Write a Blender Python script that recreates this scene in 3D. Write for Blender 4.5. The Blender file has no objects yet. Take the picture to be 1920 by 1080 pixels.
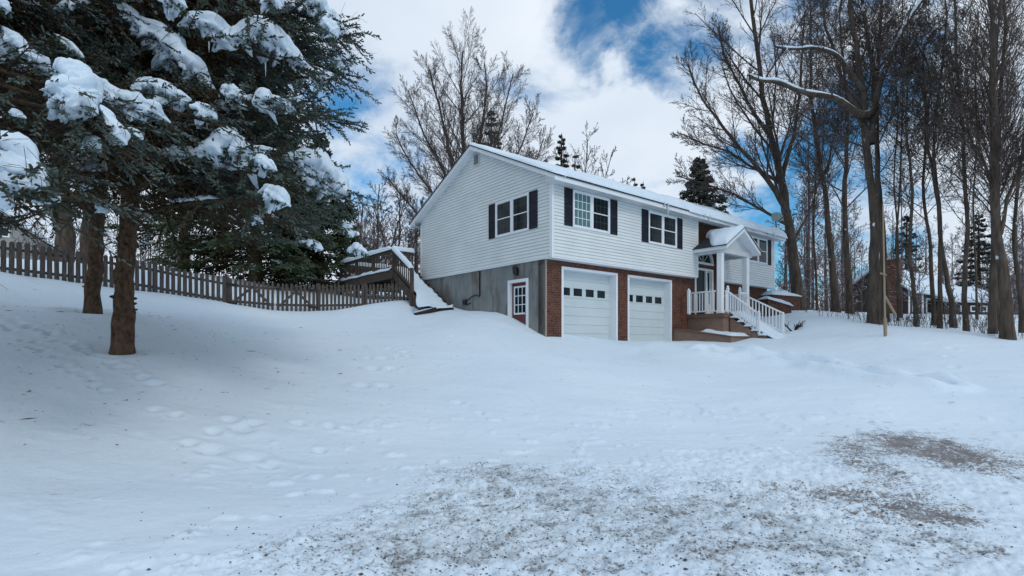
import bpy, bmesh, math, random
import numpy as np
from mathutils import Vector, Matrix

random.seed(7)
RNG = np.random.default_rng(11)
SC = bpy.context.scene
COL = SC.collection

# ------------------------------------------------------------------ camera
F = 1017.0            # focal length in pixels of the 1920 px wide photograph
CX, HY = 960.0, 645.0 # principal column, horizon row
cam_d = bpy.data.cameras.new("camera")
cam_d.sensor_width = 36.0
cam_d.lens = F / 1920.0 * 36.0
cam_d.shift_y = (HY - 540.0) / 1920.0
cam_d.clip_start = 0.1
cam_d.clip_end = 3000.0
cam = bpy.data.objects.new("camera", cam_d)
cam.location = (0, 0, 0)
cam.rotation_euler = (math.radians(90), 0, 0)
COL.objects.link(cam)
SC.camera = cam

# ------------------------------------------------------------------ world and sun
SUN_EL, SUN_AZ = math.radians(38), math.radians(148)   # azimuth clockwise from +Y
world = bpy.data.worlds.new("World")
SC.world = world
world.use_nodes = True
WN, WL = world.node_tree.nodes, world.node_tree.links
WN.clear()
def wn(t, **kw):
    n = WN.new(t)
    for k, v in kw.items(): setattr(n, k, v)
    return n
w_out = wn('ShaderNodeOutputWorld'); w_bg = wn('ShaderNodeBackground')
w_bg.inputs['Strength'].default_value = 0.1
WL.new(w_bg.outputs[0], w_out.inputs[0])
w_sky = wn('ShaderNodeTexSky', sky_type='NISHITA')
w_sky.sun_disc = False
w_sky.sun_elevation = SUN_EL
w_sky.sun_rotation = SUN_AZ
w_sky.air_density = 1.0; w_sky.dust_density = 0.6; w_sky.ozone_density = 2.5
w_tc = wn('ShaderNodeTexCoord')
def dirpx(px, py):
    v = Vector(((px - CX) / F, 1.0, (HY - py) / F)); v.normalize(); return v
# project the view direction on a cloud layer
w_sep = wn('ShaderNodeSeparateXYZ'); WL.new(w_tc.outputs['Generated'], w_sep.inputs[0])
def wmath(op, a, b=None, clamp=False):
    n = wn('ShaderNodeMath', operation=op); n.use_clamp = clamp
    for i, x in enumerate((a, b)):
        if x is None: continue
        if isinstance(x, (int, float)): n.inputs[i].default_value = x
        else: WL.new(x, n.inputs[i])
    return n.outputs[0]
zc = wmath('MAXIMUM', w_sep.outputs[2], 0.0)
zc = wmath('ADD', zc, 0.35)
cxn, cyn = wmath('DIVIDE', w_sep.outputs[0], zc), wmath('DIVIDE', w_sep.outputs[1], zc)
w_comb = wn('ShaderNodeCombineXYZ')
WL.new(cxn, w_comb.inputs[0]); WL.new(cyn, w_comb.inputs[1])
def wnoise(scale, detail, rough, off, dist=0.0):
    m = wn('ShaderNodeMapping'); m.inputs['Location'].default_value = off
    WL.new(w_comb.outputs[0], m.inputs[0])
    n = wn('ShaderNodeTexNoise'); n.inputs['Scale'].default_value = scale
    n.inputs['Detail'].default_value = detail; n.inputs['Roughness'].default_value = rough
    n.inputs['Distortion'].default_value = dist
    WL.new(m.outputs[0], n.inputs['Vector'])
    return n.outputs[0]
n1 = wnoise(2.6, 10, 0.58, (3.1, 1.7, 0), 0.4)
n2 = wnoise(1.1, 6, 0.5, (7.4, 2.2, 0))
# open patches of blue between the clouds: (px, py, radius in degrees, weight)
HOLES = [(1190, 45, 4.2, 0.8), (1250, 60, 3.6, 0.5), (1295, 130, 4, 0.8), (1490, 260, 7.5, 0.9), (1575, 130, 7, 0.95), (1640, 40, 6, 0.8),
         (1440, 170, 6, 0.5), (1480, 400, 6, 0.9), (1590, 400, 4, 0.6), (1690, 410, 4, 0.55), (690, 255, 5.5, 0.8), (640, 300, 5, 0.6), (720, 300, 3, .5), (1360, 60, 5, 0.3)]
cov = wmath('ADD', wmath('MULTIPLY', wmath('SUBTRACT', n1, 0.5), 4.2), 1.05)
hole = None
w_wn = wn('ShaderNodeTexNoise'); w_wn.inputs['Scale'].default_value = 5.0; w_wn.inputs['Detail'].default_value = 7; w_wn.inputs['Roughness'].default_value = 0.6
WL.new(w_tc.outputs['Generated'], w_wn.inputs['Vector'])
w_ws = wn('ShaderNodeVectorMath', operation='SUBTRACT'); WL.new(w_wn.outputs['Color'], w_ws.inputs[0]); w_ws.inputs[1].default_value = (.5, .5, .5)
w_wm = wn('ShaderNodeVectorMath', operation='MULTIPLY_ADD'); WL.new(w_ws.outputs[0], w_wm.inputs[0]); w_wm.inputs[1].default_value = (.34, .34, .34); WL.new(w_tc.outputs['Generated'], w_wm.inputs[2])
w_wd = wn('ShaderNodeVectorMath', operation='NORMALIZE'); WL.new(w_wm.outputs[0], w_wd.inputs[0])
for px, py, rad, wgt in HOLES:
    d = dirpx(px, py)
    vm = wn('ShaderNodeVectorMath', operation='DOT_PRODUCT')
    WL.new(w_wd.outputs[0], vm.inputs[0]); vm.inputs[1].default_value = d
    mr = wn('ShaderNodeMapRange', interpolation_type='SMOOTHSTEP')
    mr.inputs[1].default_value = math.cos(math.radians(rad * 1.5)); mr.inputs[2].default_value = math.cos(math.radians(rad * 0.1))
    mr.inputs[3].default_value = 0; mr.inputs[4].default_value = wgt * 1.25
    WL.new(vm.outputs['Value'], mr.inputs[0])
    hole = mr.outputs[0] if hole is None else wmath('MAXIMUM', hole, mr.outputs[0])
w_wi = wn('ShaderNodeMapRange'); w_wi.inputs[1].default_value = 0.34; w_wi.inputs[2].default_value = 0.60; w_wi.inputs[3].default_value = 1.05; w_wi.inputs[4].default_value = 0.52
WL.new(wnoise(4.4, 10, 0.62, (1.3, 5.2, 0), 0.8), w_wi.inputs[0])
cov = wmath('SUBTRACT', wmath('MAXIMUM', cov, 0.45), wmath('MULTIPLY', hole, w_wi.outputs[0]))
w_cov = wn('ShaderNodeMapRange', interpolation_type='SMOOTHSTEP')
w_cov.inputs[1].default_value = -0.05; w_cov.inputs[2].default_value = 1.0
WL.new(cov, w_cov.inputs[0])
w_crv = wn('ShaderNodeValToRGB')
w_crv.color_ramp.elements[0].position = 0.33; w_crv.color_ramp.elements[0].color = (4.2, 5.1, 6.3, 1)
w_crv.color_ramp.elements[1].position = 0.66; w_crv.color_ramp.elements[1].color = (6.7, 7.3, 8.0, 1)
WL.new(n2, w_crv.inputs[0])
w_tint = wn('ShaderNodeMix', data_type='RGBA', blend_type='MULTIPLY')
w_tint.inputs[0].default_value = 1.0
w_tint.inputs[7].default_value = (0.30, 0.86, 1.08, 1)
WL.new(w_sky.outputs[0], w_tint.inputs[6])
w_mix = wn('ShaderNodeMix', data_type='RGBA')
WL.new(w_cov.outputs[0], w_mix.inputs[0]); WL.new(w_tint.outputs[2], w_mix.inputs[6]); WL.new(w_crv.outputs[0], w_mix.inputs[7])
WL.new(w_mix.outputs[2], w_bg.inputs[0])

sun_d = bpy.data.lights.new("sun", 'SUN')
sun_d.energy = 0.55; sun_d.angle = math.radians(14); sun_d.color = (1.0, 0.95, 0.88)
sun = bpy.data.objects.new("sun", sun_d); COL.objects.link(sun)
sd = Vector((math.sin(SUN_AZ) * math.cos(SUN_EL), math.cos(SUN_AZ) * math.cos(SUN_EL), math.sin(SUN_EL)))
sun.rotation_euler = sd.to_track_quat('Z', 'Y').to_euler()
sun.location = sd * 50

SC.view_settings.view_transform = 'Standard'
SC.view_settings.look = 'None'
SC.view_settings.exposure = 0.34
SC.view_settings.gamma = 1.0
SC.render.engine = 'CYCLES'
SC.cycles.max_bounces = 6
SC.cycles.use_denoising = True

# ------------------------------------------------------------------ object helpers
def tag(o, label=None, cat=None, group=None, kind=None):
    if label: o['label'] = label
    if cat: o['category'] = cat
    if group: o['group'] = group
    if kind: o['kind'] = kind
    return o
def empty(name, loc, rotz=0.0):
    o = bpy.data.objects.new(name, None); o.empty_display_size = 0.2
    o.location = loc; o.rotation_euler = (0, 0, rotz)
    COL.objects.link(o)
    return o

class MB:
    """collects boxes, quads and tubes; build() links them as one mesh object"""
    def __init__(s): s.v = []; s.f = []; s.uv = []; s.mi = []
    def poly(s, pts, uv=None, mi=0):
        b = len(s.v); s.v += [tuple(p) for p in pts]
        s.f.append(tuple(range(b, b + len(pts))))
        s.uv.append(uv if uv else [(p[0], p[2]) for p in pts]); s.mi.append(mi)
    def box(s, a, b, fn=None, mi=0):
        (x0, y0, z0), (x1, y1, z1) = a, b
        c = [(x, y, z) for z in (z0, z1) for y in (y0, y1) for x in (x0, x1)]
        q = [((0, 2, 3, 1), 0, 1), ((4, 5, 7, 6), 0, 1), ((0, 1, 5, 4), 0, 2), ((2, 6, 7, 3), 0, 2), ((0, 4, 6, 2), 1, 2), ((1, 3, 7, 5), 1, 2)]
        base = len(s.v); s.v += [tuple(fn(*p)) if fn else p for p in c]
        for idx, ua, va in q:
            s.f.append(tuple(base + i for i in idx)); s.uv.append([(c[i][ua], c[i][va]) for i in idx]); s.mi.append(mi)
    def bar(s, p, q, w, h, mi=0):
        """a rectangular bar from p to q, width w across, height h"""
        p, q = Vector(p), Vector(q); d = (q - p); L = d.length; d.normalize()
        side = d.cross(Vector((0, 0, 1)))
        if side.length < 1e-3: side = Vector((1, 0, 0))
        side.normalize(); up = side.cross(d)
        s.box((-w / 2, -h / 2, 0), (w / 2, h / 2, L), lambda x, y, z: p + side * x + up * y + d * z, mi)
    def prism(s, prof, fn, a, b, mi=0):
        """profile polygon [(x,y)] swept from a to b; fn(x,y,t)"""
        n = len(prof)
        A = [fn(x, y, a) for x, y in prof]; B = [fn(x, y, b) for x, y in prof]
        s.poly(A[::-1], [(x, y) for x, y in prof[::-1]], mi); s.poly(B, [(x, y) for x, y in prof], mi)
        for i in range(n):
            j = (i + 1) % n; L = math.dist(prof[i], prof[j])
            s.poly([A[i], A[j], B[j], B[i]], [(a, 0), (a, L), (b, L), (b, 0)], mi)
    def tube(s, pts, r, n=8, mi=0, cap=True):
        pts = [Vector(p) for p in pts]; rs = r if isinstance(r, (list, tuple)) else [r] * len(pts)
        rings = []
        for i, p in enumerate(pts):
            d = (pts[min(i + 1, len(pts) - 1)] - pts[max(i - 1, 0)]).normalized()
            a = d.cross(Vector((0.13, 0.21, 0.97)))
            if a.length < 0.05: a = d.cross(Vector((1, 0, 0)))
            a.normalize(); b = d.cross(a)
            rings.append([p + (a * math.cos(k * 2 * math.pi / n) + b * math.sin(k * 2 * math.pi / n)) * rs[i] for k in range(n)])
        for i in range(len(pts) - 1):
            for k in range(n):
                m = (k + 1) % n
                s.poly([rings[i][k], rings[i][m], rings[i + 1][m], rings[i + 1][k]], [(k / n, i), (k / n + .1, i), (k / n + .1, i + 1), (k / n, i + 1)], mi)
        if cap:
            s.poly(rings[0][::-1], None, mi); s.poly(rings[-1], None, mi)
    def build(s, name, mats, parent=None, off=None, weld=False, smooth=False, bevel=0.0):
        me = bpy.data.meshes.new(name)
        me.from_pydata(s.v, [], s.f)
        ul = me.uv_layers.new(name="UVMap")
        flat = [c for f in s.uv for uv in f for c in uv]
        ul.data.foreach_set('uv', flat)
        me.polygons.foreach_set('material_index', s.mi)
        for m in (mats if isinstance(mats, (list, tuple)) else [mats]): me.materials.append(m)
        bm = bmesh.new(); bm.from_mesh(me)
        if weld: bmesh.ops.remove_doubles(bm, verts=bm.verts, dist=1e-5)
        bmesh.ops.recalc_face_normals(bm, faces=bm.faces)
        bm.to_mesh(me); bm.free()
        if smooth: me.polygons.foreach_set('use_smooth', [True] * len(me.polygons))
        o = bpy.data.objects.new(name, me); COL.objects.link(o)
        if parent:
            o.parent = parent
        if off: o.location = off
        if bevel > 0:
            md = o.modifiers.new('bevel', 'BEVEL'); md.width = bevel; md.segments = 1; md.limit_method = 'ANGLE'
        return o

def np_mesh(name, V, faces, mats, parent=None, attrs=None, smooth=True, origin=None):
    """V (n,3); faces: list of integer arrays (m,k) of quads / triangles"""
    V = np.asarray(V, dtype=np.float32)
    if origin is not None: V = V - np.asarray(origin, dtype=np.float32)
    me = bpy.data.meshes.new(name)
    faces = [np.asarray(f, dtype=np.int32) for f in faces if len(f)]
    loops = np.concatenate([f.ravel() for f in faces])
    tot = np.concatenate([np.full(len(f), f.shape[1], dtype=np.int32) for f in faces])
    start = np.concatenate([[0], np.cumsum(tot)[:-1]]).astype(np.int32)
    me.vertices.add(len(V)); me.vertices.foreach_set('co', V.ravel())
    me.loops.add(len(loops)); me.loops.foreach_set('vertex_index', loops)
    me.polygons.add(len(tot)); me.polygons.foreach_set('loop_start', start); me.polygons.foreach_set('loop_total', tot)
    me.polygons.foreach_set('use_smooth', np.full(len(tot), smooth, dtype=bool))
    for m in (mats if isinstance(mats, (list, tuple)) else [mats]): me.materials.append(m)
    if attrs:
        for k, a in attrs.items():
            at = me.attributes.new(k, 'FLOAT', 'POINT'); at.data.foreach_set('value', np.asarray(a, dtype=np.float32))
    me.update(calc_edges=True); me.validate()
    o = bpy.data.objects.new(name, me); COL.objects.link(o)
    if parent: o.parent = parent
    return o

# ------------------------------------------------------------------ materials
def mat(name, base, rough=0.7, spec=0.3):
    m = bpy.data.materials.new(name); m.use_nodes = True
    b = m.node_tree.nodes['Principled BSDF']
    b.inputs['Base Color'].default_value = (*base, 1); b.inputs['Roughness'].default_value = rough
    b.inputs['Specular IOR Level'].default_value = spec
    return m
class NT:
    def __init__(s, m): s.m = m; s.n = m.node_tree.nodes; s.l = m.node_tree.links; s.b = s.n['Principled BSDF']
    def new(s, t, **kw):
        n = s.n.new(t)
        for k, v in kw.items(): setattr(n, k, v)
        return n
    def link(s, a, b): s.l.new(a, b)
    def coord(s, which='Object'): return s.new('ShaderNodeTexCoord').outputs[which]
    def map(s, vec, scale=(1, 1, 1), loc=(0, 0, 0), rot=(0, 0, 0)):
        n = s.new('ShaderNodeMapping'); n.inputs['Scale'].default_value = scale; n.inputs['Location'].default_value = loc; n.inputs['Rotation'].default_value = rot
        s.link(vec, n.inputs[0]); return n.outputs[0]
    def noise(s, vec, scale, detail=4, rough=0.55, dist=0.0):
        n = s.new('ShaderNodeTexNoise'); n.inputs['Scale'].default_value = scale; n.inputs['Detail'].default_value = detail
        n.inputs['Roughness'].default_value = rough; n.inputs['Distortion'].default_value = dist
        if vec is not None: s.link(vec, n.inputs['Vector'])
        return n.outputs[0]
    def ramp(s, fac, stops):
        n = s.new('ShaderNodeValToRGB'); r = n.color_ramp
        while len(r.elements) < len(stops): r.elements.new(0.5)
        for e, (p, c) in zip(r.elements, stops): e.position = p; e.color = (*c, 1) if len(c) == 3 else c
        s.link(fac, n.inputs[0]); return n.outputs[0]
    def rng(s, fac, a, b, c=0.0, d=1.0):
        n = s.new('ShaderNodeMapRange', interpolation_type='SMOOTHSTEP')
        for i, x in enumerate((a, b, c, d)): n.inputs[i + 1].default_value = x
        s.link(fac, n.inputs[0]); return n.outputs[0]
    def mix(s, fac, a, b, blend='MIX'):
        n = s.new('ShaderNodeMix', data_type='RGBA', blend_type=blend)
        for i, x in ((0, fac), (6, a), (7, b)):
            if isinstance(x, (int, float)): n.inputs[i].default_value = x
            elif isinstance(x, tuple): n.inputs[i].default_value = (*x, 1)
            else: s.link(x, n.inputs[i])
        return n.outputs[2]
    def math(s, op, a, b=None, clamp=False):
        n = s.new('ShaderNodeMath', operation=op); n.use_clamp = clamp
        for i, x in enumerate((a, b)):
            if x is None: continue
            if isinstance(x, (int, float)): n.inputs[i].default_value = x
            else: s.link(x, n.inputs[i])
        return n.outputs[0]
    def attr(s, name): return s.new('ShaderNodeAttribute', attribute_name=name).outputs['Fac']
    def bump(s, h, strength=0.3, dist=0.02, normal=None):
        n = s.new('ShaderNodeBump'); n.inputs['Strength'].default_value = strength; n.inputs['Distance'].default_value = dist
        s.link(h, n.inputs['Height'])
        if normal is not None: s.link(normal, n.inputs['Normal'])
        return n.outputs[0]
    def color(s, c): s.link(c, s.b.inputs['Base Color'])
    def normal(s, n): s.link(n, s.b.inputs['Normal'])

def mottled(name, c0, c1, scale, rough=0.75, bump=0.2, bscale=None, stretch=(1, 1, 1), coord='Object', spec=0.25, dist=0.01):
    m = mat(name, c0, rough, spec); t = NT(m)
    v = t.map(t.coord(coord), stretch)
    t.color(t.ramp(t.noise(v, scale, 6, 0.6), [(0.3, c0), (0.7, c1)]))
    if bump: t.normal(t.bump(t.noise(v, bscale or scale * 3, 5, 0.6), bump, dist))
    return m

SNOW_C = (0.68, 0.80, 0.90)
def snow_mat(name, bscale=9, bstr=0.25):
    m = mat(name, SNOW_C, 0.65, 0.25); t = NT(m); v = t.coord('Object')
    t.color(t.ramp(t.noise(v, 1.3, 4), [(0.3, (0.66, 0.785, 0.895)), (0.7, (0.72, 0.825, 0.91))]))
    t.normal(t.bump(t.noise(v, bscale, 6, 0.6), bstr, 0.05))
    return m
M_SNOWPAD = snow_mat('packed_snow', 14, 0.45)
M_ROOFSNOW = snow_mat('roof_snow', 4, 0.3)

M_SIDING = mottled('vinyl_siding', (0.66, 0.705, 0.70), (0.79, 0.82, 0.82), 0.9, 0.5, 0.10, 12, (1, 1, 1.6))
M_TRIM = mottled('white_trim', (0.72, 0.76, 0.79), (0.80, 0.83, 0.85), 1.5, 0.5, 0.05, 20)
M_LOUVRE = mottled('vent_louvre', (0.20, 0.20, 0.20), (0.26, 0.26, 0.26), 6, 0.7, 0)
M_LAPSHADE = mottled('siding_lap_shade', (0.46, 0.50, 0.51), (0.54, 0.58, 0.59), 2, 0.7, 0)  # darker than the siding: shadow line under each lap, put into the colour
M_SOFFIT = mottled('soffit', (0.52, 0.56, 0.58), (0.58, 0.62, 0.64), 1.2, 0.6, 0.05, 20)  # base colour darkened to carry the shade under the eaves
M_SHUT = mottled('shutter_paint', (0.010, 0.013, 0.022), (0.016, 0.020, 0.032), 6, 0.55, 0.1, 40)
M_SHINGLE = mottled('shingle', (0.016, 0.018, 0.022), (0.045, 0.048, 0.055), 14, 0.85, 0.5, 40)
M_GDOOR = mottled('garage_door_paint', (0.52, 0.595, 0.61), (0.58, 0.645, 0.655), 0.9, 0.5, 0.05, 25)
M_REDDOOR = mottled('red_door_paint', (0.12, 0.030, 0.028), (0.16, 0.042, 0.036), 3, 0.5, 0.1, 30)
M_BLACKDOOR = mottled('dark_door_paint', (0.010, 0.014, 0.024), (0.016, 0.02, 0.032), 3, 0.4, 0.05, 20)
M_METAL = mottled('dark_metal', (0.012, 0.012, 0.014), (0.03, 0.03, 0.032), 10, 0.5, 0.1, 30)
M_DISH = mottled('dish_grey', (0.20, 0.27, 0.28), (0.26, 0.33, 0.34), 4, 0.5, 0.05, 20)
M_DECKWOOD = mottled('weathered_deck_wood', (0.055, 0.042, 0.036), (0.105, 0.080, 0.066), 3, 0.85, 0.4, 30, (1, 1, 3))
M_FENCE = mottled('weathered_picket_wood', (0.046, 0.038, 0.034), (0.125, 0.105, 0.094), 5, 0.88, 0.5, 40, (6, 6, 0.8))
M_PORCH = mottled('brown_stained_wood', (0.20, 0.128, 0.096), (0.27, 0.18, 0.14), 4, 0.7, 0.3, 30, (1, 1, 5))
M_PORCHD = mottled('dark_brown_stained_wood', (0.135, 0.080, 0.058), (0.195, 0.120, 0.088), 4, 0.7, 0.3, 30, (1, 1, 5))
M_POLE = mottled('bare_pole_wood', (0.24, 0.18, 0.12), (0.35, 0.27, 0.185), 6, 0.7, 0.3, 30, (4, 4, 0.5))
M_LOG = mottled('dark_timber', (0.018, 0.014, 0.012), (0.05, 0.038, 0.03), 5, 0.9, 0.5, 25)
M_FARSIDE = mottled('old_grey_boards', (0.24, 0.24, 0.23), (0.34, 0.33, 0.31), 2, 0.85, 0.4, 12, (1, 1, 8))
M_FARBROWN = mottled('brown_boards', (0.040, 0.034, 0.032), (0.075, 0.062, 0.056), 2, 0.85, 0.4, 12, (8, 8, 1))

def glass(name, c, rough=0.06):
    m = mat(name, c, rough, 0.22); t = NT(m); v = t.coord('Object')
    t.normal(t.bump(t.noise(v, 2.2, 2), 0.05, 0.03))
    return m
M_GLASS = glass('dark_window_glass', (0.012, 0.019, 0.022))
M_GLASSC = glass('curtained_window_glass', (0.10, 0.20, 0.20), 0.12)
M_ICE = mat('ice', (0.75, 0.84, 0.90), 0.15, 0.5)
M_ICE.node_tree.nodes['Principled BSDF'].inputs['Transmission Weight'].default_value = 0.6
M_ICE.node_tree.nodes['Principled BSDF'].inputs['IOR'].default_value = 1.31

def brick_mat(name, rot=False):
    m = mat(name, (0.2, 0.07, 0.05), 0.85, 0.2); t = NT(m)
    uv = t.coord('UV')
    v = t.map(uv, (1, 1, 1), (0, 0, 0), (0, 0, math.pi / 2) if rot else (0, 0, 0))
    b = t.new('ShaderNodeTexBrick'); t.link(v, b.inputs['Vector'])
    b.inputs['Scale'].default_value = 1.0; b.inputs['Brick Width'].default_value = 0.205; b.inputs['Row Height'].default_value = 0.075
    b.inputs['Mortar Size'].default_value = 0.006; b.inputs['Mortar Smooth'].default_value = 0.2; b.inputs['Bias'].default_value = 0.0
    b.inputs['Color1'].default_value = (0.135, 0.042, 0.028, 1); b.inputs['Color2'].default_value = (0.050, 0.021, 0.018, 1)
    b.inputs['Mortar'].default_value = (0.16, 0.125, 0.105, 1)
    n = t.noise(t.coord('Object'), 5.5, 5, 0.7)
    c = t.mix(t.rng(n, 0.35, 0.7), b.outputs[0], (0.155, 0.066, 0.042))
    n2 = t.noise(t.coord('Object'), 14, 2, 0.6)
    c = t.mix(t.rng(n2, 0.56, 0.66, 0, 0.8), c, (0.022, 0.012, 0.011))
    c = t.mix(t.math('MULTIPLY', t.math('SUBTRACT', 1.0, b.outputs['Fac']), 1.0), t.mix(0.8, c, (0.15, 0.115, 0.095)), c)
    t.color(c)
    t.normal(t.bump(t.math('SUBTRACT', 1.0, b.outputs['Fac']), 0.6, 0.008))
    return m
M_BRICK = brick_mat('red_brick'); M_SOLDIER = brick_mat('soldier_brick', True)

def concrete_mat():
    m = mat('poured_concrete', (0.2, 0.2, 0.2), 0.9, 0.2); t = NT(m); o = t.coord('Object')
    base = t.ramp(t.noise(o, 1.1, 6, 0.6), [(0.3, (0.165, 0.180, 0.180)), (0.7, (0.265, 0.280, 0.275))])
    streak = t.noise(t.map(o, (1, 1.5, 0.45)), 1.6, 6, 0.65)
    c = t.mix(t.rng(streak, 0.48, 0.68, 0, 0.75), base, (0.115, 0.118, 0.112))
    rust = t.noise(t.map(o, (1, 1.3, 0.35), (0.2, 0.35, 0.1)), 1.6, 5, 0.65)
    c = t.mix(t.rng(rust, 0.50, 0.64, 0, 0.75), c, (0.135, 0.098, 0.074))
    sp = t.new('ShaderNodeSeparateXYZ'); t.link(o, sp.inputs[0])
    seam = t.math('ABSOLUTE', t.math('SUBTRACT', t.math('FRACT', t.math('DIVIDE', sp.outputs[1], 0.61)), 0.5))
    c = t.mix(t.rng(seam, 0.0, 0.02, 0.22, 0.0), c, (0.09, 0.095, 0.095))
    t.color(c); t.normal(t.bump(t.noise(o, 16, 6, 0.65), 0.3, 0.01))
    return m
M_CONC = concrete_mat()

def bark_mat(name, c0, c1, scale=9, stretch=(1, 1, 0.22), snow=0.0, snow_lo=0.45, snow_hi=0.8):
    m = mat(name, c0, 0.92, 0.15); t = NT(m); o = t.coord('Object')
    v = t.map(o, stretch)
    n = t.noise(v, scale, 6, 0.65, 0.4)
    c = t.ramp(n, [(0.32, c0), (0.68, c1)])
    if snow > 0:
        g = t.new('ShaderNodeNewGeometry'); s = t.new('ShaderNodeSeparateXYZ'); t.link(g.outputs['Normal'], s.inputs[0])
        k = t.math('ADD', s.outputs[2], t.math('MULTIPLY', t.math('SUBTRACT', t.noise(o, 2.5, 3), 0.5), 1.6))
        c = t.mix(t.rng(k, snow_lo, snow_hi, 0, snow), c, (0.70, 0.77, 0.84))
        c = t.mix(t.rng(t.noise(t.map(o, (1, 1, .6), (3, 1, 2)), 3.4, 2), .70, .74, 0, .85), c, (0.70, 0.77, 0.84))
    c = t.mix(t.rng(t.noise(t.map(o, (1, 1, .5)), 1.7, 4), .52, .72, 0, .45), c, (c1[0] * 1.15, c1[1] * 1.3, c1[2] * 1.45))
    t.color(c); t.normal(t.bump(n, 0.7, 0.03))
    return m
M_BARK_SPRUCE = bark_mat('spruce_bark', (0.030, 0.020, 0.014), (0.150, 0.092, 0.058), 15, (1, 1, 0.55))
M_BARK = bark_mat('maple_bark', (0.038, 0.029, 0.023), (0.115, 0.090, 0.073), 8, (1, 1, 0.2), 0.55, 0.62, 0.95)
M_TWIG = bark_mat('twig_bark', (0.050, 0.039, 0.035), (0.110, 0.086, 0.074), 4, (1, 1, 1), 0.8, 0.72, 1.1)
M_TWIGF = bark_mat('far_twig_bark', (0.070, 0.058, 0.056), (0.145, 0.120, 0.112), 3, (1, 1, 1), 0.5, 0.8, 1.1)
M_TWIGS = bark_mat('snowy_twig_bark', (0.075, 0.056, 0.056), (0.14, 0.108, 0.104), 3, (1, 1, 1), 0.9, 0.45, 0.85)

def needle_mat(name, brown, green, tip, snow=0.0):
    m = mat(name, green, 0.75, 0.2); t = NT(m); o = t.coord('Object')
    tone = t.math('ADD', t.attr('tone'), t.math('MULTIPLY', t.math('SUBTRACT', t.noise(o, 1.1, 4), 0.5), 1.3))
    c = t.ramp(tone, [(0.30, brown), (0.58, green), (1.0, tip)])
    if snow > 0:
        g = t.new('ShaderNodeNewGeometry'); s = t.new('ShaderNodeSeparateXYZ'); t.link(g.outputs['Normal'], s.inputs[0])
        k = t.math('ADD', s.outputs[2], t.math('MULTIPLY', t.math('SUBTRACT', t.noise(o, 1.8, 3), 0.5), 2.4))
        c = t.mix(t.rng(k, 1.04, 1.36, 0, snow), c, (0.68, 0.76, 0.85))
    t.color(c)
    return m
M_NEEDLE = needle_mat('spruce_needles', (0.090, 0.060, 0.024), (0.026, 0.041, 0.028), (0.085, 0.115, 0.102), 0.55)
M_NEEDLEP = needle_mat('pine_needles', (0.045, 0.036, 0.015), (0.026, 0.043, 0.021), (0.066, 0.094, 0.054), 0.8)
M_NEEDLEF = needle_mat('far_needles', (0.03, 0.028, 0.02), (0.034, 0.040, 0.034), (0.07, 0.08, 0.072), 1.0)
# ------------------------------------------------------------------ pixel helpers, house frame
def at(px, py, Y): return np.array([(px - CX) / F * Y, Y, (HY - py) / F * Y])
ANG = math.radians(39.5)
UX, UY = math.cos(ANG), math.sin(ANG)
HX, HYY = 1.217, 16.5
def hw(s, t, z): return (HX + s * UX - t * UY, HYY + s * UY + t * UX, z)
def S(px, t=0.0):
    k = (px - CX) / F
    return (k * (HYY + t * UX) - HX + t * UY) / (UX - k * UY)
def T(px, s=0.0):
    k = (px - CX) / F
    return (HX + s * UX - k * (HYY + s * UY)) / (UY + k * UX)
def Zf(py, s, t): return (HY - py) / F * (HYY + s * UY + t * UX)

# ------------------------------------------------------------------ noise
_LAT = RNG.random((256, 256))
def vnoise(x, y):
    xi = np.floor(x).astype(int); yi = np.floor(y).astype(int)
    fx, fy = x - xi, y - yi
    fx = fx * fx * (3 - 2 * fx); fy = fy * fy * (3 - 2 * fy)
    a = _LAT[xi % 256, yi % 256]; b = _LAT[(xi + 1) % 256, yi % 256]; c = _LAT[xi % 256, (yi + 1) % 256]; d = _LAT[(xi + 1) % 256, (yi + 1) % 256]
    return (a * (1 - fx) + b * fx) * (1 - fy) + (c * (1 - fx) + d * fx) * fy - 0.5
def fbm(x, y, oct=4, g=0.5):
    r = 0; a = 1.0
    for i in range(oct):
        r = r + a * vnoise(x * 2 ** i + 17.3 * i, y * 2 ** i + 9.1 * i); a *= g
    return r
def sstep(a, b, x):
    t = np.clip((x - a) / (b - a), 0, 1); return t * t * (3 - 2 * t)

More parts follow.
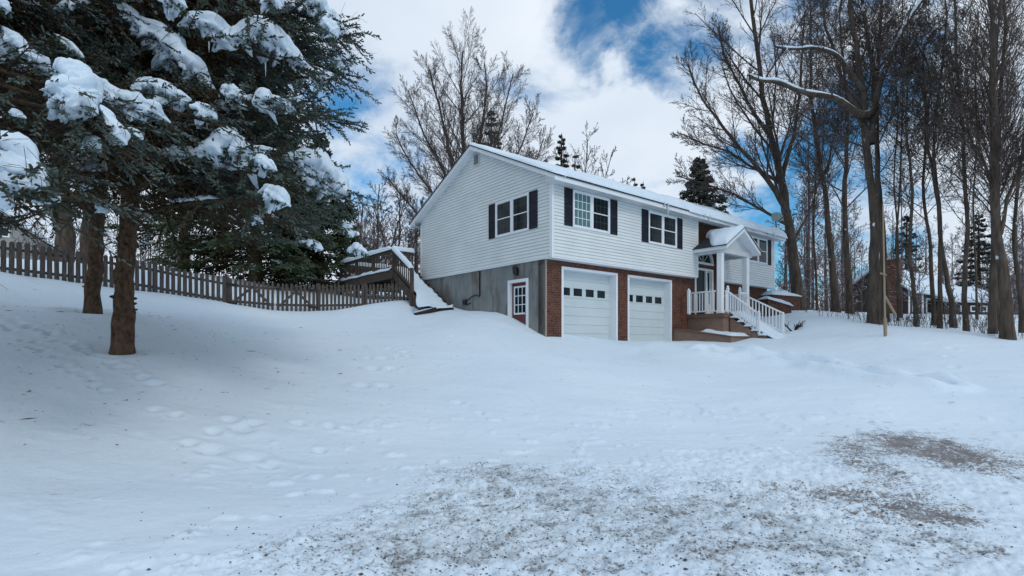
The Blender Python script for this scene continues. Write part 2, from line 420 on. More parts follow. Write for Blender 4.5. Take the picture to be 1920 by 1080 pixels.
# ------------------------------------------------------------------ ground height
_ctl = []
for x, y in [(-6, 2), (0, 1.5), (6, 2), (-4, 4.5), (0, 4), (0, 6.2), (5, 4.5), (9, 5), (5, 6.5), (2.5, 6.8), (-2, -6), (6, -6), (-10, -5), (12, -3), (14, 3), (0, -20), (-20, -20), (20, -20)]:
    _ctl.append((x, y, -1.5))
for px, py, Y in [(100, 900, 5.6), (100, 750, 7.6), (60, 640, 10), (30, 570, 13), (5, 508, 15.5), (140, 527, 17), (228, 655, 10), (175, 583, 12.5), (270, 545, 18.2),
    (400, 566, 19.2), (500, 579, 20.3), (400, 700, 9.6), (450, 800, 7.7), (450, 640, 13), (500, 605, 17), (600, 622, 16), (700, 700, 11.5), (700, 622, 16.4),
    (620, 584, 21), (700, 570, 21.3), (765, 564, 21.3), (800, 610, 17.6), (800, 584, 20.2), (880, 600, 17.2), (930, 622, 16), (960, 680, 13.2), (960, 750, 10.4), (960, 850, 7.5), (550, 870, 7.0),
    (1200, 662, 17.3), (1100, 682, 14), (1300, 692, 14.4), (1300, 755, 11.4), (1300, 832, 8.5),
    (1420, 634, 20), (1500, 603, 21), (1480, 581, 25.2), (1560, 586, 25.5), (1640, 604, 20.5), (1660, 629, 17), (1785, 614, 20), (1880, 633, 16.5), (1915, 626, 18),
    (1600, 662, 16), (1800, 662, 15), (1900, 690, 13), (1780, 727, 11.5), (1900, 742, 10.5), (1600, 742, 11), (1900, 802, 9.2), (1700, 835, 8.3), (1480, 690, 14.5), (1450, 650, 18)]:
    _ctl.append(tuple(at(px, py, Y)))
# along the house: garage front, gable end and right end
for s, t, z in [(0.3, 0.1, 0.16), (2, 0.1, 0.13), (4, 0.1, 0.10), (6.5, 0.1, 0.08), (3, -1.2, 0.02), (7, -2.4, 0.02), (9, -2.9, 0.22), (10.4, -1.6, 0.60), (11.5, -0.5, 1.05), (14.5, -0.4, 1.5), (14.6, 3, 2.0), (14.6, 8, 2.5), (3, 4, 0.6), (8, 4, 0.8)]:
    _ctl.append(hw(s, t, z))
for px, py in [(850, 576), (890, 582), (930, 583.5), (950, 589), (970, 602), (990, 613), (1010, 625), (1021, 630)]:
    t = T(px, 0.0); _ctl.append(hw(-0.03, t, Zf(py, 0, t)))
for x, y, z in [(15, 8, -1.2), (20, 14, -0.3), (25, 20, 0.5), (30, 30, 1.6), (32, 45, 2.2), (20, 45, 2.5), (15, 35, 2.3), (40, 60, 3), (0, 30, 2.6), (-5, 40, 3.5), (0, 60, 5), (-12, 22, 2.6), (-20, 25, 3.6),
                (-25, 30, 4.3), (-42, 45, 6.5), (-8, 27, 2.4), (-15, 12, 2.0), (-18, 15, 2.7), (-14, 6, 0.5), (-12, 2, -0.9), (-30, 60, 7), (-60, 20, 6), (60, 20, 1), (-30, 0, 0), (35, 0, -1.4), (60, 60, 4), (-60, 60, 9)]:
    _ctl.append((x, y, z))
_ctl = np.array(_ctl, dtype=float)
def _tps_u(r2): return np.where(r2 > 1e-9, r2 * np.log(np.maximum(r2, 1e-9)), 0) * 0.5
_n = len(_ctl); _P = np.c_[np.ones(_n), _ctl[:, :2]]
_K = _tps_u(((_ctl[:, None, :2] - _ctl[None, :, :2]) ** 2).sum(-1)) + np.eye(_n) * 0.12
_A = np.block([[_K, _P], [_P.T, np.zeros((3, 3))]])
_w = np.linalg.solve(_A, np.r_[_ctl[:, 2], 0, 0, 0])
def h_base(x, y):
    x = np.atleast_1d(np.asarray(x, float)); y = np.atleast_1d(np.asarray(y, float))
    out = np.empty(x.size); xf, yf = x.ravel(), y.ravel()
    r = np.hypot(xf, yf); sc = np.minimum(1.0, 62.0 / np.maximum(r, 1e-6)); qx, qy = xf * sc, yf * sc
    for i in range(0, x.size, 40000):
        sl = slice(i, i + 40000)
        r2 = (qx[sl, None] - _ctl[None, :, 0]) ** 2 + (qy[sl, None] - _ctl[None, :, 1]) ** 2
        out[sl] = _tps_u(r2) @ _w[:_n] + _w[_n] + _w[_n + 1] * qx[sl] + _w[_n + 2] * qy[sl]
    out += np.maximum(r - 62, 0) * 0.018
    return out.reshape(x.shape)
def h0(x, y): return float(h_base(x, y)[0])
def hit(px, py, y0=2.0, y1=70.0):
    """where the sight line through a pixel meets the ground"""
    ys = np.geomspace(y0, y1, 1500); xs = (px - CX) / F * ys; zs = (HY - py) / F * ys
    d = zs - h_base(xs, ys)
    k = np.nonzero(d <= 0)[0]
    i = k[0] if len(k) else len(ys) - 1
    return xs[i], ys[i]

ROAD_Z = -1.5
def road_mask(x, y, z):
    n = fbm(x * 0.7, y * 0.7, 3)
    return sstep(0.30, 0.08, z - ROAD_Z + n * 0.12) * sstep(-.5, .7, x + 2.44 - .4 * (y - 3.5) + n) * sstep(.6, -.5, y - 7.2 - .13 * np.maximum(x, 0) + n * .8)
# footprints: (px, py, size)
_PRINTS = [(455, 805, .34), (430, 790, .25), (480, 795, .22), (400, 812, .22), (395, 850, .3), (470, 868, .34), (500, 880, .26), (355, 838, .2), (330, 780, .18), (290, 770, .2),
           (720, 672, .3), (745, 668, .24), (700, 690, .28), (735, 690, .26), (690, 672, .22), (680, 722, .3), (720, 722, .3), (860, 752, .22), (900, 772, .16), (620, 800, .2), (560, 795, .2), (600, 850, .16),
           (1785, 655, .25), (1778, 672, .25), (1790, 690, .25), (1782, 706, .28), (1800, 716, .28), (850, 633, .2), (730, 655, .22), (760, 662, .25)]
for i in range(26):
    f = i / 25.0
    _PRINTS.append((8 + 285 * f + random.uniform(-6, 6), 598 + 125 * f ** 1.1 + random.uniform(-5, 5), .2))
    if i % 2: _PRINTS.append((2 + 200 * f + random.uniform(-10, 10), 612 + 120 * f + random.uniform(-6, 6), .16))
_TRUNKS = [tuple(at(228, 655, 10)[:2]), tuple(at(173, 583, 12.5)[:2])]
_PW = [(hit(px, py), sz) for px, py, sz in _PRINTS]
_TRACKS = [[(1330, 659), (1400, 668), (1500, 683), (1600, 700), (1700, 718), (1765, 726)], [(1370, 660), (1450, 672), (1560, 690), (1660, 706), (1740, 722)]]
_TW = [np.array([hit(*p) for p in tr]) for tr in _TRACKS]
def seg_dist(x, y, pl):
    d = np.full(x.shape, 1e9)
    for a, b in zip(pl[:-1], pl[1:]):
        ab = b - a; t = np.clip(((x - a[0]) * ab[0] + (y - a[1]) * ab[1]) / (ab @ ab), 0, 1)
        d = np.minimum(d, np.hypot(x - a[0] - t * ab[0], y - a[1] - t * ab[1]))
    return d
def pits(x, y): return fbm(x * 15 + 3, y * 15, 3, 0.65)
def height(x, y):
    z = h_base(x, y); r = np.hypot(x, y)
    near = sstep(70, 25, r)
    z = z + near * (fbm(x * 0.35, y * 0.35, 3) * 0.08)
    road = road_mask(x, y, z)
    # wind-laid ripples, long across the slope
    z = z + near * (1 - road) * (fbm(x * 0.6 + 4, y * 1.7, 3) * 0.030 + np.maximum(fbm(x * 1.6 + 9, y * 4.5 + 3, 3) - .08, 0) * 0.03 * sstep(.9, .25, z - ROAD_Z))
    # churned crust on the road
    z = z + road * (fbm(x * 5, y * 5, 3, 0.6) * 0.022 + np.abs(fbm(x * 2.2 + 5, y * 2.2, 3)) * 0.035 + pits(x, y) * 0.030)
    lumps = sstep(0.27, 0.5, fbm(x * 3.1 + 31, y * 3.1 + 7, 3)) * sstep(0.40, 0.12, z - ROAD_Z) * sstep(-5.5, -2, x)
    z = z + lumps * 0.035
    for (px, py), sz in _PW:
        d = np.hypot(x - px, (y - py)) / (sz * .62)
        m = d < 3
        if m.any():
            z[m] += -0.042 * np.exp(-(d[m] * 1.5) ** 4) + 0.013 * np.exp(-((d[m] - 1.25) * 2.6) ** 2)
    for tx, ty in _TRUNKS:
        d = np.hypot(x - tx, y - ty); z = z - .09 * np.exp(-(d / .42) ** 2) + .03 * np.exp(-((d - .75) / .25) ** 2)
    for tw in _TW:
        box = (x > tw[:, 0].min() - 2) & (x < tw[:, 0].max() + 2) & (y > tw[:, 1].min() - 2) & (y < tw[:, 1].max() + 2)
        if box.any():
            d = seg_dist(x[box], y[box], tw)
            z[box] += (-0.10 * np.exp(-(d / 0.20) ** 4) + 0.115 * np.exp(-((d - 0.46) / 0.18) ** 2)) * (1 + 1.2 * fbm(x[box] * 1.5, y[box] * 1.5, 2))
    return z

def build_ground():
    front = np.radians(np.linspace(-56, 56, 760))
    back = np.radians(np.linspace(56, 304, 90)[1:-1])
    ang = np.concatenate([front, back]); na = len(ang)
    rad = np.concatenate([np.geomspace(0.5, 2.6, 14)[:-1], np.geomspace(2.6, 9.5, 330)[:-1], np.geomspace(9.5, 30, 210)[:-1], np.geomspace(30, 1500, 60)]); nr = len(rad)
    R, A = np.meshgrid(rad, ang, indexing='ij')
    X, Y = R * np.sin(A), R * np.cos(A)
    Z = height(X.ravel(), Y.ravel())
    x, y = X.ravel(), Y.ravel()
    zb = h_base(x, y)
    V = np.c_[x, y, Z]; V = np.vstack([V, [[0, 0, ROAD_Z]]])
    i = np.arange(nr - 1)[:, None]; j = np.arange(na)[None, :]; j2 = (j + 1) % na
    q = np.stack([i * na + j, (i + 1) * na + j, (i + 1) * na + j2, i * na + j2], -1).reshape(-1, 4)
    q = q[:, ::-1]
    tri = np.stack([np.full(na, nr * na), np.arange(na), (np.arange(na) + 1) % na], -1)[:, ::-1]
    # where the grit lies: ploughed road crust with brown worn patches
    road = road_mask(x, y, zb)
    yy = np.maximum(y, 0.3); px = CX + x / yy * F; py = HY - zb / yy * F
    def spot(cx, cy, rx, ry, rot=0.0):
        c, s = math.cos(rot), math.sin(rot); dx, dy = px - cx, py - cy
        return np.exp(-(((dx * c + dy * s) / rx) ** 2 + ((-dx * s + dy * c) / ry) ** 2))
    brown = np.clip(spot(1800, 858, 150, 26, 0.20) + .7 * spot(1710, 836, 80, 16, .15) + .6 * spot(1600, 850, 60, 20, .2) + .5 * spot(1650, 885, 110, 18, .25) + .75 * spot(1660, 942, 150, 30, .14) + .5 * spot(1770, 968, 90, 20, .1)
                    + .35 * spot(1500, 915, 70, 18, .2) + .3 * spot(1330, 1010, 60, 30) + .3 * spot(1420, 1040, 60, 20) + .3 * spot(1850, 1040, 60, 25), 0, 1) * (y > 0.5)
    grey = np.clip(1.1 * spot(950, 925, 170, 65, .1) + .8 * spot(1020, 990, 260, 70) + .7 * spot(700, 1010, 260, 60) + .9 * spot(1330, 960, 280, 70) + .6 * spot(1600, 1020, 320, 60) + .5 * spot(1000, 1060, 700, 50), 0, 1) * (y > 0.5)
    grey = np.maximum(grey, 0.5 * (y < 2.8)) * road
    hollow = sstep(0.10, -0.22, pits(x, y))
    m_g = mat('snow_ground', SNOW_C, 0.7, 0.2); t = NT(m_g); o = t.coord('Object')
    snow = t.ramp(t.noise(o, 0.45, 5), [(0.3, (0.66, 0.785, 0.895)), (0.7, (0.72, 0.825, 0.91))])
    fine = t.noise(o, 11, 6, 0.7); mid = t.noise(o, 3.2, 5, 0.65)
    g = t.attr('grit'); b = t.attr('soil')
    f1 = t.math('ADD', t.math('MULTIPLY', g, 0.36), t.math('ADD', t.math('MULTIPLY', t.math('SUBTRACT', fine, 0.5), 1.0), t.math('MULTIPLY', t.math('SUBTRACT', mid, 0.5), 0.7)))
    hol = t.attr('hollow')
    c = t.mix(t.rng(f1, 0.16, 0.66, 0, 0.62), snow, (0.26, 0.28, 0.29))
    hf = t.math('MULTIPLY', t.math('MULTIPLY', hol, t.rng(g, 0.05, 0.75)), t.rng(mid, 0.36, 0.6))
    c = t.mix(t.rng(hf, 0.2, 1.0, 0, 0.35), c, (0.20, 0.205, 0.21))
    sp = t.noise(o, 34, 4, 0.7); sf = t.math('ADD', t.math('ADD', sp, t.math('MULTIPLY', t.math('SUBTRACT', mid, 0.5), 0.35)), t.math('MULTIPLY', hol, 0.05))
    c = t.mix(t.math('MULTIPLY', t.rng(sf, 0.555, 0.66, 0, 0.9), t.rng(g, 0.08, 0.7)), c, t.ramp(fine, [(0.4, (0.07, 0.066, 0.064)), (0.6, (0.20, 0.195, 0.19))]))
    f2 = t.math('ADD', t.math('ADD', t.math('MULTIPLY', b, 0.48), t.math('MULTIPLY', t.math('MULTIPLY', b, hol), 0.25)), t.math('ADD', t.math('MULTIPLY', t.math('SUBTRACT', fine, 0.5), 1.1), t.math('MULTIPLY', t.math('SUBTRACT', mid, 0.5), 1.0)))
    f2 = t.math('ADD', f2, t.math('MULTIPLY', t.math('MULTIPLY', t.math('SUBTRACT', sp, 0.5), 1.8), t.rng(b, 0.03, 0.35)))
    c = t.mix(t.rng(f2, 0.14, 0.52, 0, 0.85), c, t.ramp(fine, [(0.4, (0.075, 0.052, 0.042)), (0.65, (0.21, 0.165, 0.145))]))
    t.color(c)
    bn = t.bump(t.noise(o, 24, 5, 0.65), 0.22, 0.03)
    t.normal(t.bump(t.noise(o, 5, 6, 0.6), 0.30, 0.08, bn))
    gro = np_mesh('snow_ground', V, [q, tri], m_g, attrs={'grit': np.r_[grey, 0.4], 'hollow': np.r_[hollow, 0], 'soil': np.r_[brown * sstep(0.35, 0.15, zb - ROAD_Z), 0]})
    tag(gro, 'white snow covered yard and dirty ploughed road edge', kind='structure')
    # loose crumbs of grit and clods on the crust
    n = 1500
    pxs = RNG.uniform(260, 1925, n * 4); pys = RNG.uniform(840, 1085, n * 4)
    Yr = -ROAD_Z * F / (pys - HY); xr = (pxs - CX) / F * Yr
    dens = np.zeros(len(pxs))
    for cx, cy, rx, ry, w in [(950, 940, 170, 70, .9), (1020, 1000, 280, 70, .6), (700, 1010, 280, 60, .5), (1330, 970, 280, 80, .8), (1800, 860, 140, 26, 1.), (1660, 940, 130, 26, 1.), (1600, 855, 80, 22, .7), (1600, 1020, 330, 70, .5), (1000, 1060, 700, 50, .35)]:
        dens += w * np.exp(-((pxs - cx) / rx) ** 2 - ((pys - cy) / ry) ** 2)
    keep = np.nonzero(RNG.random(len(pxs)) < np.clip(dens, 0, 1) * 0.6)[0][:n]
    xr, yr = xr[keep], Yr[keep]; zr = height(xr.copy(), yr.copy())
    sz = RNG.uniform(0.003, 0.009, len(xr)) * np.where(RNG.random(len(xr)) < .06, 1.9, 1)
    oct_ = np.array([(1, 0, 0), (-1, 0, 0), (0, 1, 0), (0, -1, 0), (0, 0, 1), (0, 0, -1)], float)
    of = np.array([(0, 2, 4), (2, 1, 4), (1, 3, 4), (3, 0, 4), (2, 0, 5), (1, 2, 5), (3, 1, 5), (0, 3, 5)])
    VV = (oct_[None] * RNG.uniform(.6, 1.3, (len(xr), 6, 1)) * sz[:, None, None] * np.array([1.2, 1.2, .7])) + np.c_[xr, yr, zr + sz * .3][:, None]
    FF = (of[None] + 6 * np.arange(len(xr))[:, None, None]).reshape(-1, 3)
    mg = mottled('grit', (0.05, 0.042, 0.038), (0.16, 0.14, 0.125), 9, 0.9, 0)
    gr = np_mesh('gravel', VV.reshape(-1, 3), [FF], mg, smooth=False)
    tag(gr, 'loose dark grit scattered over the snowy road edge', 'gravel', kind='stuff')
def litter():
    # dead twigs and needles shed under the spruces
    n = 420; a = RNG.uniform(0, 6.28, n); r = 4.6 * RNG.random(n) ** .6
    cx, cy = np.where(RNG.random(n) < .6, _TRUNKS[0][0], _TRUNKS[1][0]), np.where(RNG.random(n) < .6, _TRUNKS[0][1], _TRUNKS[1][1])
    x, y = cx + r * np.cos(a), cy + r * np.sin(a); z = height(x.copy(), y.copy()) + .004
    L = RNG.uniform(.012, .05, n) * np.where(RNG.random(n) < .08, 2.6, 1); b = RNG.uniform(0, 6.28, n); w = .0035 + L * .06
    dx, dy = np.cos(b), np.sin(b)
    prof = [(-1, 0, 0), (0, 1, 0), (1, 0, 0), (0, -1, 0), (0, 0, 1)]
    V = np.stack([np.stack([x + dx * L * p - dy * w * q, y + dy * L * p + dx * w * q, z + w * u], -1) for p, q, u in prof], 1)
    f = np.array([(0, 1, 4), (1, 2, 4), (2, 3, 4), (3, 0, 4)])
    o = np_mesh('forest_litter', V.reshape(-1, 3), [(f[None] + 5 * np.arange(n)[:, None, None]).reshape(-1, 3)], mottled('dead_twigs', (0.03, 0.022, 0.015), (0.10, 0.07, 0.045), 9, 0.9, 0), smooth=False)
    tag(o, 'dead needles and twigs dropped on the snow under the spruces', 'litter', kind='stuff')
build_ground()
litter()
# ------------------------------------------------------------------ the house (local frame: s along the garage front, t back, z up)
Z_MID, Z_EAVE = 2.68, 4.93          # bottom and top of the white siding
DEPTH, LEN, S_E0, S_E1 = 7.84, 14.5, 8.0, 9.98
BRK = 0.30                          # the lower storey stands back under the cantilever
house = empty('house', (HX, HYY, 0), ANG)
tag(house, 'white sided raised ranch house with red brick garage storey and black shutters', 'house')
def fr(t0):                         # plane facing the drive: (a, z, out)
    return lambda a, z, o: (a, t0 - o, z)
def gb(s0):                         # plane of the gable end
    return lambda a, z, o: (s0 - o, a, z)
def pbox(mb, pl, a0, a1, z0, z1, o0, o1, mi=0):
    mb.box((a0, z0, o0), (a1, z1, o1), lambda a, z, o: pl(a, z, o), mi)

def siding(mb, pl, z0, z1, lo, hi, e=0.105):
    n = int(math.ceil((z1 - z0) / e))
    for i in range(n):
        a, b = z0 + i * e, min(z0 + (i + 1) * e, z1)
        la, ha, lb, hb = lo(a), hi(a), lo(b), hi(b)
        if ha - la < 0.01: continue
        if hb - lb < 0.01: hb = lb + 0.01
        ob, ot = 0.028, 0.010
        mb.poly([pl(la, a, ob), pl(ha, a, ob), pl(hb, b, ot), pl(lb, b, ot)], [(la, a), (ha, a), (hb, b), (lb, b)])
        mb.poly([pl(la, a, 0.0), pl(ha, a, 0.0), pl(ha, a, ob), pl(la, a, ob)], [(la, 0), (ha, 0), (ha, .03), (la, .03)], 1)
        if i: mb.poly([pl(la, a - .015, .0135), pl(ha, a - .015, .0135), pl(ha, a, .0125), pl(la, a, .0125)], None, 1)  # strip painted as the shadow below the lap
SLOPE = 0.475
Z_GB = Z_EAVE + 0.175
def roof_under(t): return Z_EAVE + SLOPE * min(t, DEPTH - t)
# white siding walls; each wall has a solid core behind the laps
w = MB(); siding(w, fr(0), Z_MID, Z_EAVE + .05, lambda z: 0.0, lambda z: S_E0)
w.box((0.02, 0.0, Z_MID + .01), (S_E0 - .005, 0.2, Z_EAVE + .05))
w.build('siding_wall', [M_SIDING, M_LAPSHADE], house)
w = MB(); siding(w, fr(0), Z_MID, Z_EAVE + .05, lambda z: S_E1, lambda z: LEN)
w.box((S_E1 + .005, 0.0, Z_MID + .01), (LEN - .02, 0.2, Z_EAVE + .05))
w.build('siding_wall', [M_SIDING, M_LAPSHADE], house)
w = MB()
siding(w, gb(0), Z_MID, Z_GB + SLOPE * DEPTH / 2, lambda z: max(0, (z - Z_GB) / SLOPE), lambda z: DEPTH - max(0, (z - Z_GB) / SLOPE))
w.prism([(0.02, Z_MID + .01), (DEPTH - .02, Z_MID + .01), (DEPTH - .02, Z_GB), (DEPTH / 2, Z_GB + SLOPE * DEPTH / 2), (0.02, Z_GB)], lambda x, y, a: (a, x, y), 0.0, 0.2)
w.build('gable_siding', [M_SIDING, M_LAPSHADE], house)
w = MB(); w.box((LEN - .2, 0.02, Z_MID), (LEN, DEPTH, Z_EAVE)); w.box((.2, DEPTH - .2, Z_MID), (LEN - .2, DEPTH - .001, Z_EAVE))
w.prism([(0.02, Z_EAVE), (DEPTH - .02, Z_EAVE), (DEPTH - .02, Z_GB), (DEPTH / 2, Z_GB + SLOPE * DEPTH / 2), (.02, Z_GB)], lambda x, y, a: (a, x, y), LEN - .2, LEN - .001)
w.build('siding_wall', [M_SIDING, M_LAPSHADE], house)
# white corner boards and the soffit under the overhanging storey
for s in (0.0, S_E0 - .055, S_E1 + .045, LEN):
    w = MB(); w.box((s - .032, -.034, Z_MID - .01), (s + .052, 0.02, Z_EAVE))
    if s == 0.0: w.box((-.034, 0.02, Z_MID - .01), (0.02, .085, Z_EAVE))
    w.build('corner_trim', M_TRIM, house)
w = MB(); w.box((-.03, DEPTH - .07, Z_MID - .01), (0.02, DEPTH + .03, Z_EAVE)); w.build('corner_trim', M_TRIM, house)
w = MB(); w.box((-.02, -.02, Z_MID - .05), (S_E0, BRK + .1, Z_MID - .004)); w.box((S_E1, -.02, Z_MID - .05), (LEN, BRK + .1, Z_MID - .004))
w.box((-.02, BRK + .1, Z_MID - .05), (.16, DEPTH, Z_MID - .004))
w.build('overhang_soffit', M_TRIM, house)

# garage openings
GA = [(S(1052.5, BRK), S(1157.5, BRK)), (S(1176.5, BRK), S(1259, BRK))]
ZG = Zf(499, GA[0][0], BRK)
ZB = -0.6
w = MB(); sol = MB()
pf = fr(BRK)
edges = [0.03, GA[0][0], GA[0][1], GA[1][0], GA[1][1], S_E0 + .10]
for i in (2, 4):
    q_ = MB(); pbox(q_, pf, edges[i], edges[i + 1], ZB, ZG - .001, -.35, 0.0); q_.build('brick_pier', M_BRICK, house)
q_ = MB(); pbox(q_, pf, S_E1 - .12, LEN - .02, ZB, Z_MID - .05, -.2, 0.0); q_.build('brick_wall', M_BRICK, house)
pbox(w, pf, edges[0], edges[1], ZB, ZG, -.35, 0.0)
pbox(w, pf, edges[0], GA[0][0], ZG, Z_MID - .05, -.35, 0.0)
w.build('brick_pier', M_BRICK, house)
for a, b in ((GA[1][1], edges[-1]), (GA[0][1], GA[1][0])):
    q_ = MB(); pbox(q_, pf, a, b, ZG, Z_MID - .05, -.35, 0.0); q_.build('brick_course', M_BRICK, house)
for a, b in GA: pbox(sol, pf, a, b, ZG, Z_MID - .05, -.35, 0.0)
sol.build('brick_lintel', M_SOLDIER, house)
# entry wall of brick between the two sided walls, with door and fanlight openings left free
D0, D1 = S(1302.5, BRK), S(1337, BRK)
ZD, ZDECK, ZA = 3.12, 1.17, Zf(494.5, 9.2, BRK)
AC, AR = (D0 + D1) / 2, (D1 - D0) / 2
w = MB()
pbox(w, pf, S_E0 + .10, D0, ZB, Z_EAVE, -.25, 0.0); pbox(w, pf, D1, S_E1 - .121, ZB, Z_EAVE, -.25, 0.0)
pbox(w, pf, D0, D1, ZD, ZA, -.25, 0.0); pbox(w, pf, D0, D1, ZB, ZDECK - .03, -.25, 0.0)
N = 16
for i in range(N):
    a0, a1 = math.pi - math.pi * i / N, math.pi - math.pi * (i + 1) / N
    p0, p1 = (AC + AR * math.cos(a0), ZA + AR * math.sin(a0)), (AC + AR * math.cos(a1), ZA + AR * math.sin(a1))
    w.prism([p0, p1, (p1[0], Z_EAVE), (p0[0], Z_EAVE)], lambda x, y, o: pf(x, y, o), -.25, 0.0)
pbox(w, pf, S_E1 - .12, S_E1 + .06, Z_MID - .049, Z_EAVE, -.25, 0.0)
w.box((S_E0 - .05, 0.03, Z_MID), (S_E0 + .02, BRK + .2, Z_EAVE)); w.box((S_E1 - .02, 0.03, Z_MID), (S_E1 + .04, BRK - .002, Z_EAVE))
w.build('entry_brick_wall', M_BRICK, house)
# fanlight
f = MB()
for i in range(N):
    a0, a1 = math.pi * i / N, math.pi * (i + 1) / N
    c = [(AC + r * math.cos(a), ZA + r * math.sin(a)) for a, r in ((a0, AR), (a1, AR), (a1, AR - .09), (a0, AR - .09))]
    f.prism(c, lambda x, y, o: pf(x, y, o), -.12, .03)
pbox(f, pf, D0, D1, ZA - .06, ZA + .03, -.12, .035)
fan = f.build('fanlight', M_TRIM, house)
g = MB(); g.poly([pf(AC + (AR - .08) * math.cos(math.pi * i / 24), ZA + (AR - .08) * math.sin(math.pi * i / 24), -.06) for i in range(25)])
g.build('pane', glass('fanlight_glass', (0.02, 0.045, 0.035)), fan)
mu = MB()
for a in (45, 90, 135):
    x, y = math.cos(math.radians(a)), math.sin(math.radians(a))
    mu.bar(pf(AC, ZA, -.05), pf(AC + (AR - .08) * x, ZA + (AR - .08) * y, -.05), .018, .018)
mu.build('grille', M_TRIM, fan)
# front door with a sidelight
d = MB()
SL = S(1323.5, BRK)
pbox(d, pf, D0, D0 + .10, ZDECK, ZD, -.14, .02); pbox(d, pf, D1 - .10, D1, ZDECK, ZD, -.14, .02); pbox(d, pf, D0 + .1, D1 - .1, ZD - .09, ZD, -.14, .02)
pbox(d, pf, SL, SL + .10, ZDECK, ZD - .09, -.14, .01)
pbox(d, pf, SL + .1, D1 - .1, ZDECK, ZDECK + .45, -.13, -.03)
fdoor = d.build('front_door', M_TRIM, house)
d = MB(); pbox(d, pf, D0 + .1, SL, ZDECK + .01, ZD - .09, -.13, -.06); d.build('door_leaf', M_BLACKDOOR, fdoor)
d = MB(); pbox(d, pf, SL + .16, D1 - .17, ZDECK + .5, ZD - .14, -.10, -.07); d.build('sidelight_pane', M_GLASS, fdoor)
d = MB(); pbox(d, pf, SL + .1, D1 - .1, ZDECK + .45, ZD - .09, -.13, -.101); d.build('sidelight_frame', M_TRIM, fdoor)

# ---------------- garage doors
for gi, (a, b) in enumerate(GA):
    fr_ = MB()
    tw = .085
    pbox(fr_, pf, a, a + tw, ZB, ZG, -.10, .025); pbox(fr_, pf, b - tw, b, ZB, ZG, -.10, .025); pbox(fr_, pf, a + tw, b - tw, ZG - tw, ZG, -.10, .025)
    pbox(fr_, pf, a + .05, a + tw, ZB, ZG - tw, -.34, -.10); pbox(fr_, pf, b - tw, b - .05, ZB, ZG - tw, -.34, -.10); pbox(fr_, pf, a + tw, b - tw, ZG - tw, ZG - .05, -.34, -.10)
    gd = fr_.build('garage_door', M_TRIM, house, bevel=.006)
    pnl = MB(); x0, x1 = a + tw, b - tw; zt, zb = ZG - tw, 0.05
    n = 4; hgt = (zt - zb) / n
    for i in range(n):
        za = zb + i * hgt
        for j in range(2):
            m0, m1 = za + j * hgt / 2, za + (j + 1) * hgt / 2
            pbox(pnl, pf, x0, x1, m0 + .012, m1 - .0, -.33, -.285)
            pbox(pnl, pf, x0, x1, m0 - .0, m0 + .012, -.33, -.300)
    pnl.build('door_panel', M_GDOOR, gd)
    tw_ = BRK + .285
    pxs_ = ((1055, 1068.5), (1075.5, 1091), (1098.5, 1113), (1120, 1134)) if gi == 0 else ((1178, 1186.5), (1192.5, 1205), (1211, 1222.5), (1228, 1240))
    xs = [(S(p0, tw_), S(p1, tw_)) for p0, p1 in pxs_]
    zw0, zw1 = (Zf(553, xs[0][0], tw_), Zf(538.5, xs[0][0], tw_)) if gi == 0 else (Zf(565, xs[0][0], tw_), Zf(552.5, xs[0][0], tw_))
    for q0, q1 in xs:
        pn = MB(); pbox(pn, pf, q0, q1, zw0, zw1, -.29, -.279); pn.build('door_window', M_GLASS, gd)

M_BEAD = mottled('mortar_bead', (0.30, 0.25, 0.20), (0.36, 0.31, 0.26), 5, 0.9, 0)
# ---------------- gable lower wall: concrete with the red side door
pg = gb(0.03)
TD0, TD1 = T(991, .03), T(953, .03)        # front / back edge of the door trim
ZSD = Zf(521, 0.03, TD0)
w = MB()
pbox(w, pg, BRK + .03, TD0 + .03, ZB, Z_MID - .05, -.25, 0.0); pbox(w, pg, TD1 - .03, DEPTH, ZB, Z_MID - .05, -.25, 0.0); pbox(w, pg, TD0 + .03, TD1 - .03, ZSD - .02, Z_MID - .05, -.25, 0.0)
w.build('concrete_wall', M_CONC, house)
w = MB(); w.box((.012, BRK - .008, ZB), (.06, BRK + .028, Z_MID - .051)); w.build('corner_bead', M_BEAD, house)
d = MB()
pbox(d, pg, TD0, TD0 + .10, ZB, ZSD, -.12, .03); pbox(d, pg, TD1 - .10, TD1, ZB, ZSD, -.12, .03); pbox(d, pg, TD0 + .1, TD1 - .1, ZSD - .10, ZSD, -.12, .03)
sdoor = d.build('side_door', M_TRIM, house)
d = MB(); L0, L1 = TD0 + .10, TD1 - .10; ztop = ZSD - .10
pbox(d, pg, L0, L1, ZB, ztop, -.14, -.09); d.build('door_leaf', M_REDDOOR, sdoor)
gw0, gw1, gz0, gz1 = L0 + .10, L1 - .13, ztop - 1.02, ztop - .14
d = MB()
nx, nz = 3, 3
for i in range(nx + 1):
    x = gw0 + (gw1 - gw0) * i / nx; q = .028 if i in (0, nx) else .013
    pbox(d, pg, x - q, x + q, gz0 - .028, gz1 + .028, -.09, -.072)
for j in range(nz + 1):
    z = gz0 + (gz1 - gz0) * j / nz; q = .028 if j in (0, nz) else .013
    pbox(d, pg, gw0 - .028, gw1 + .028, z - q, z + q, -.09, -.0735)
d.build('window_grille', M_TRIM, sdoor)
d = MB(); pbox(d, pg, gw0, gw1, gz0, gz1, -.095, -.084); d.build('pane', M_GLASS, sdoor)
d = MB(); k0 = Vector(pg(L0 + .05, ztop - 1.02, -.085)); d.tube([k0, k0 + Vector((-.05, 0, 0)), k0 + Vector((-.055, 0, 0)), k0 + Vector((-.085, 0, 0))], [.012, .012, .03, .024], 8); d.build('door_knob', M_METAL, sdoor, smooth=True)
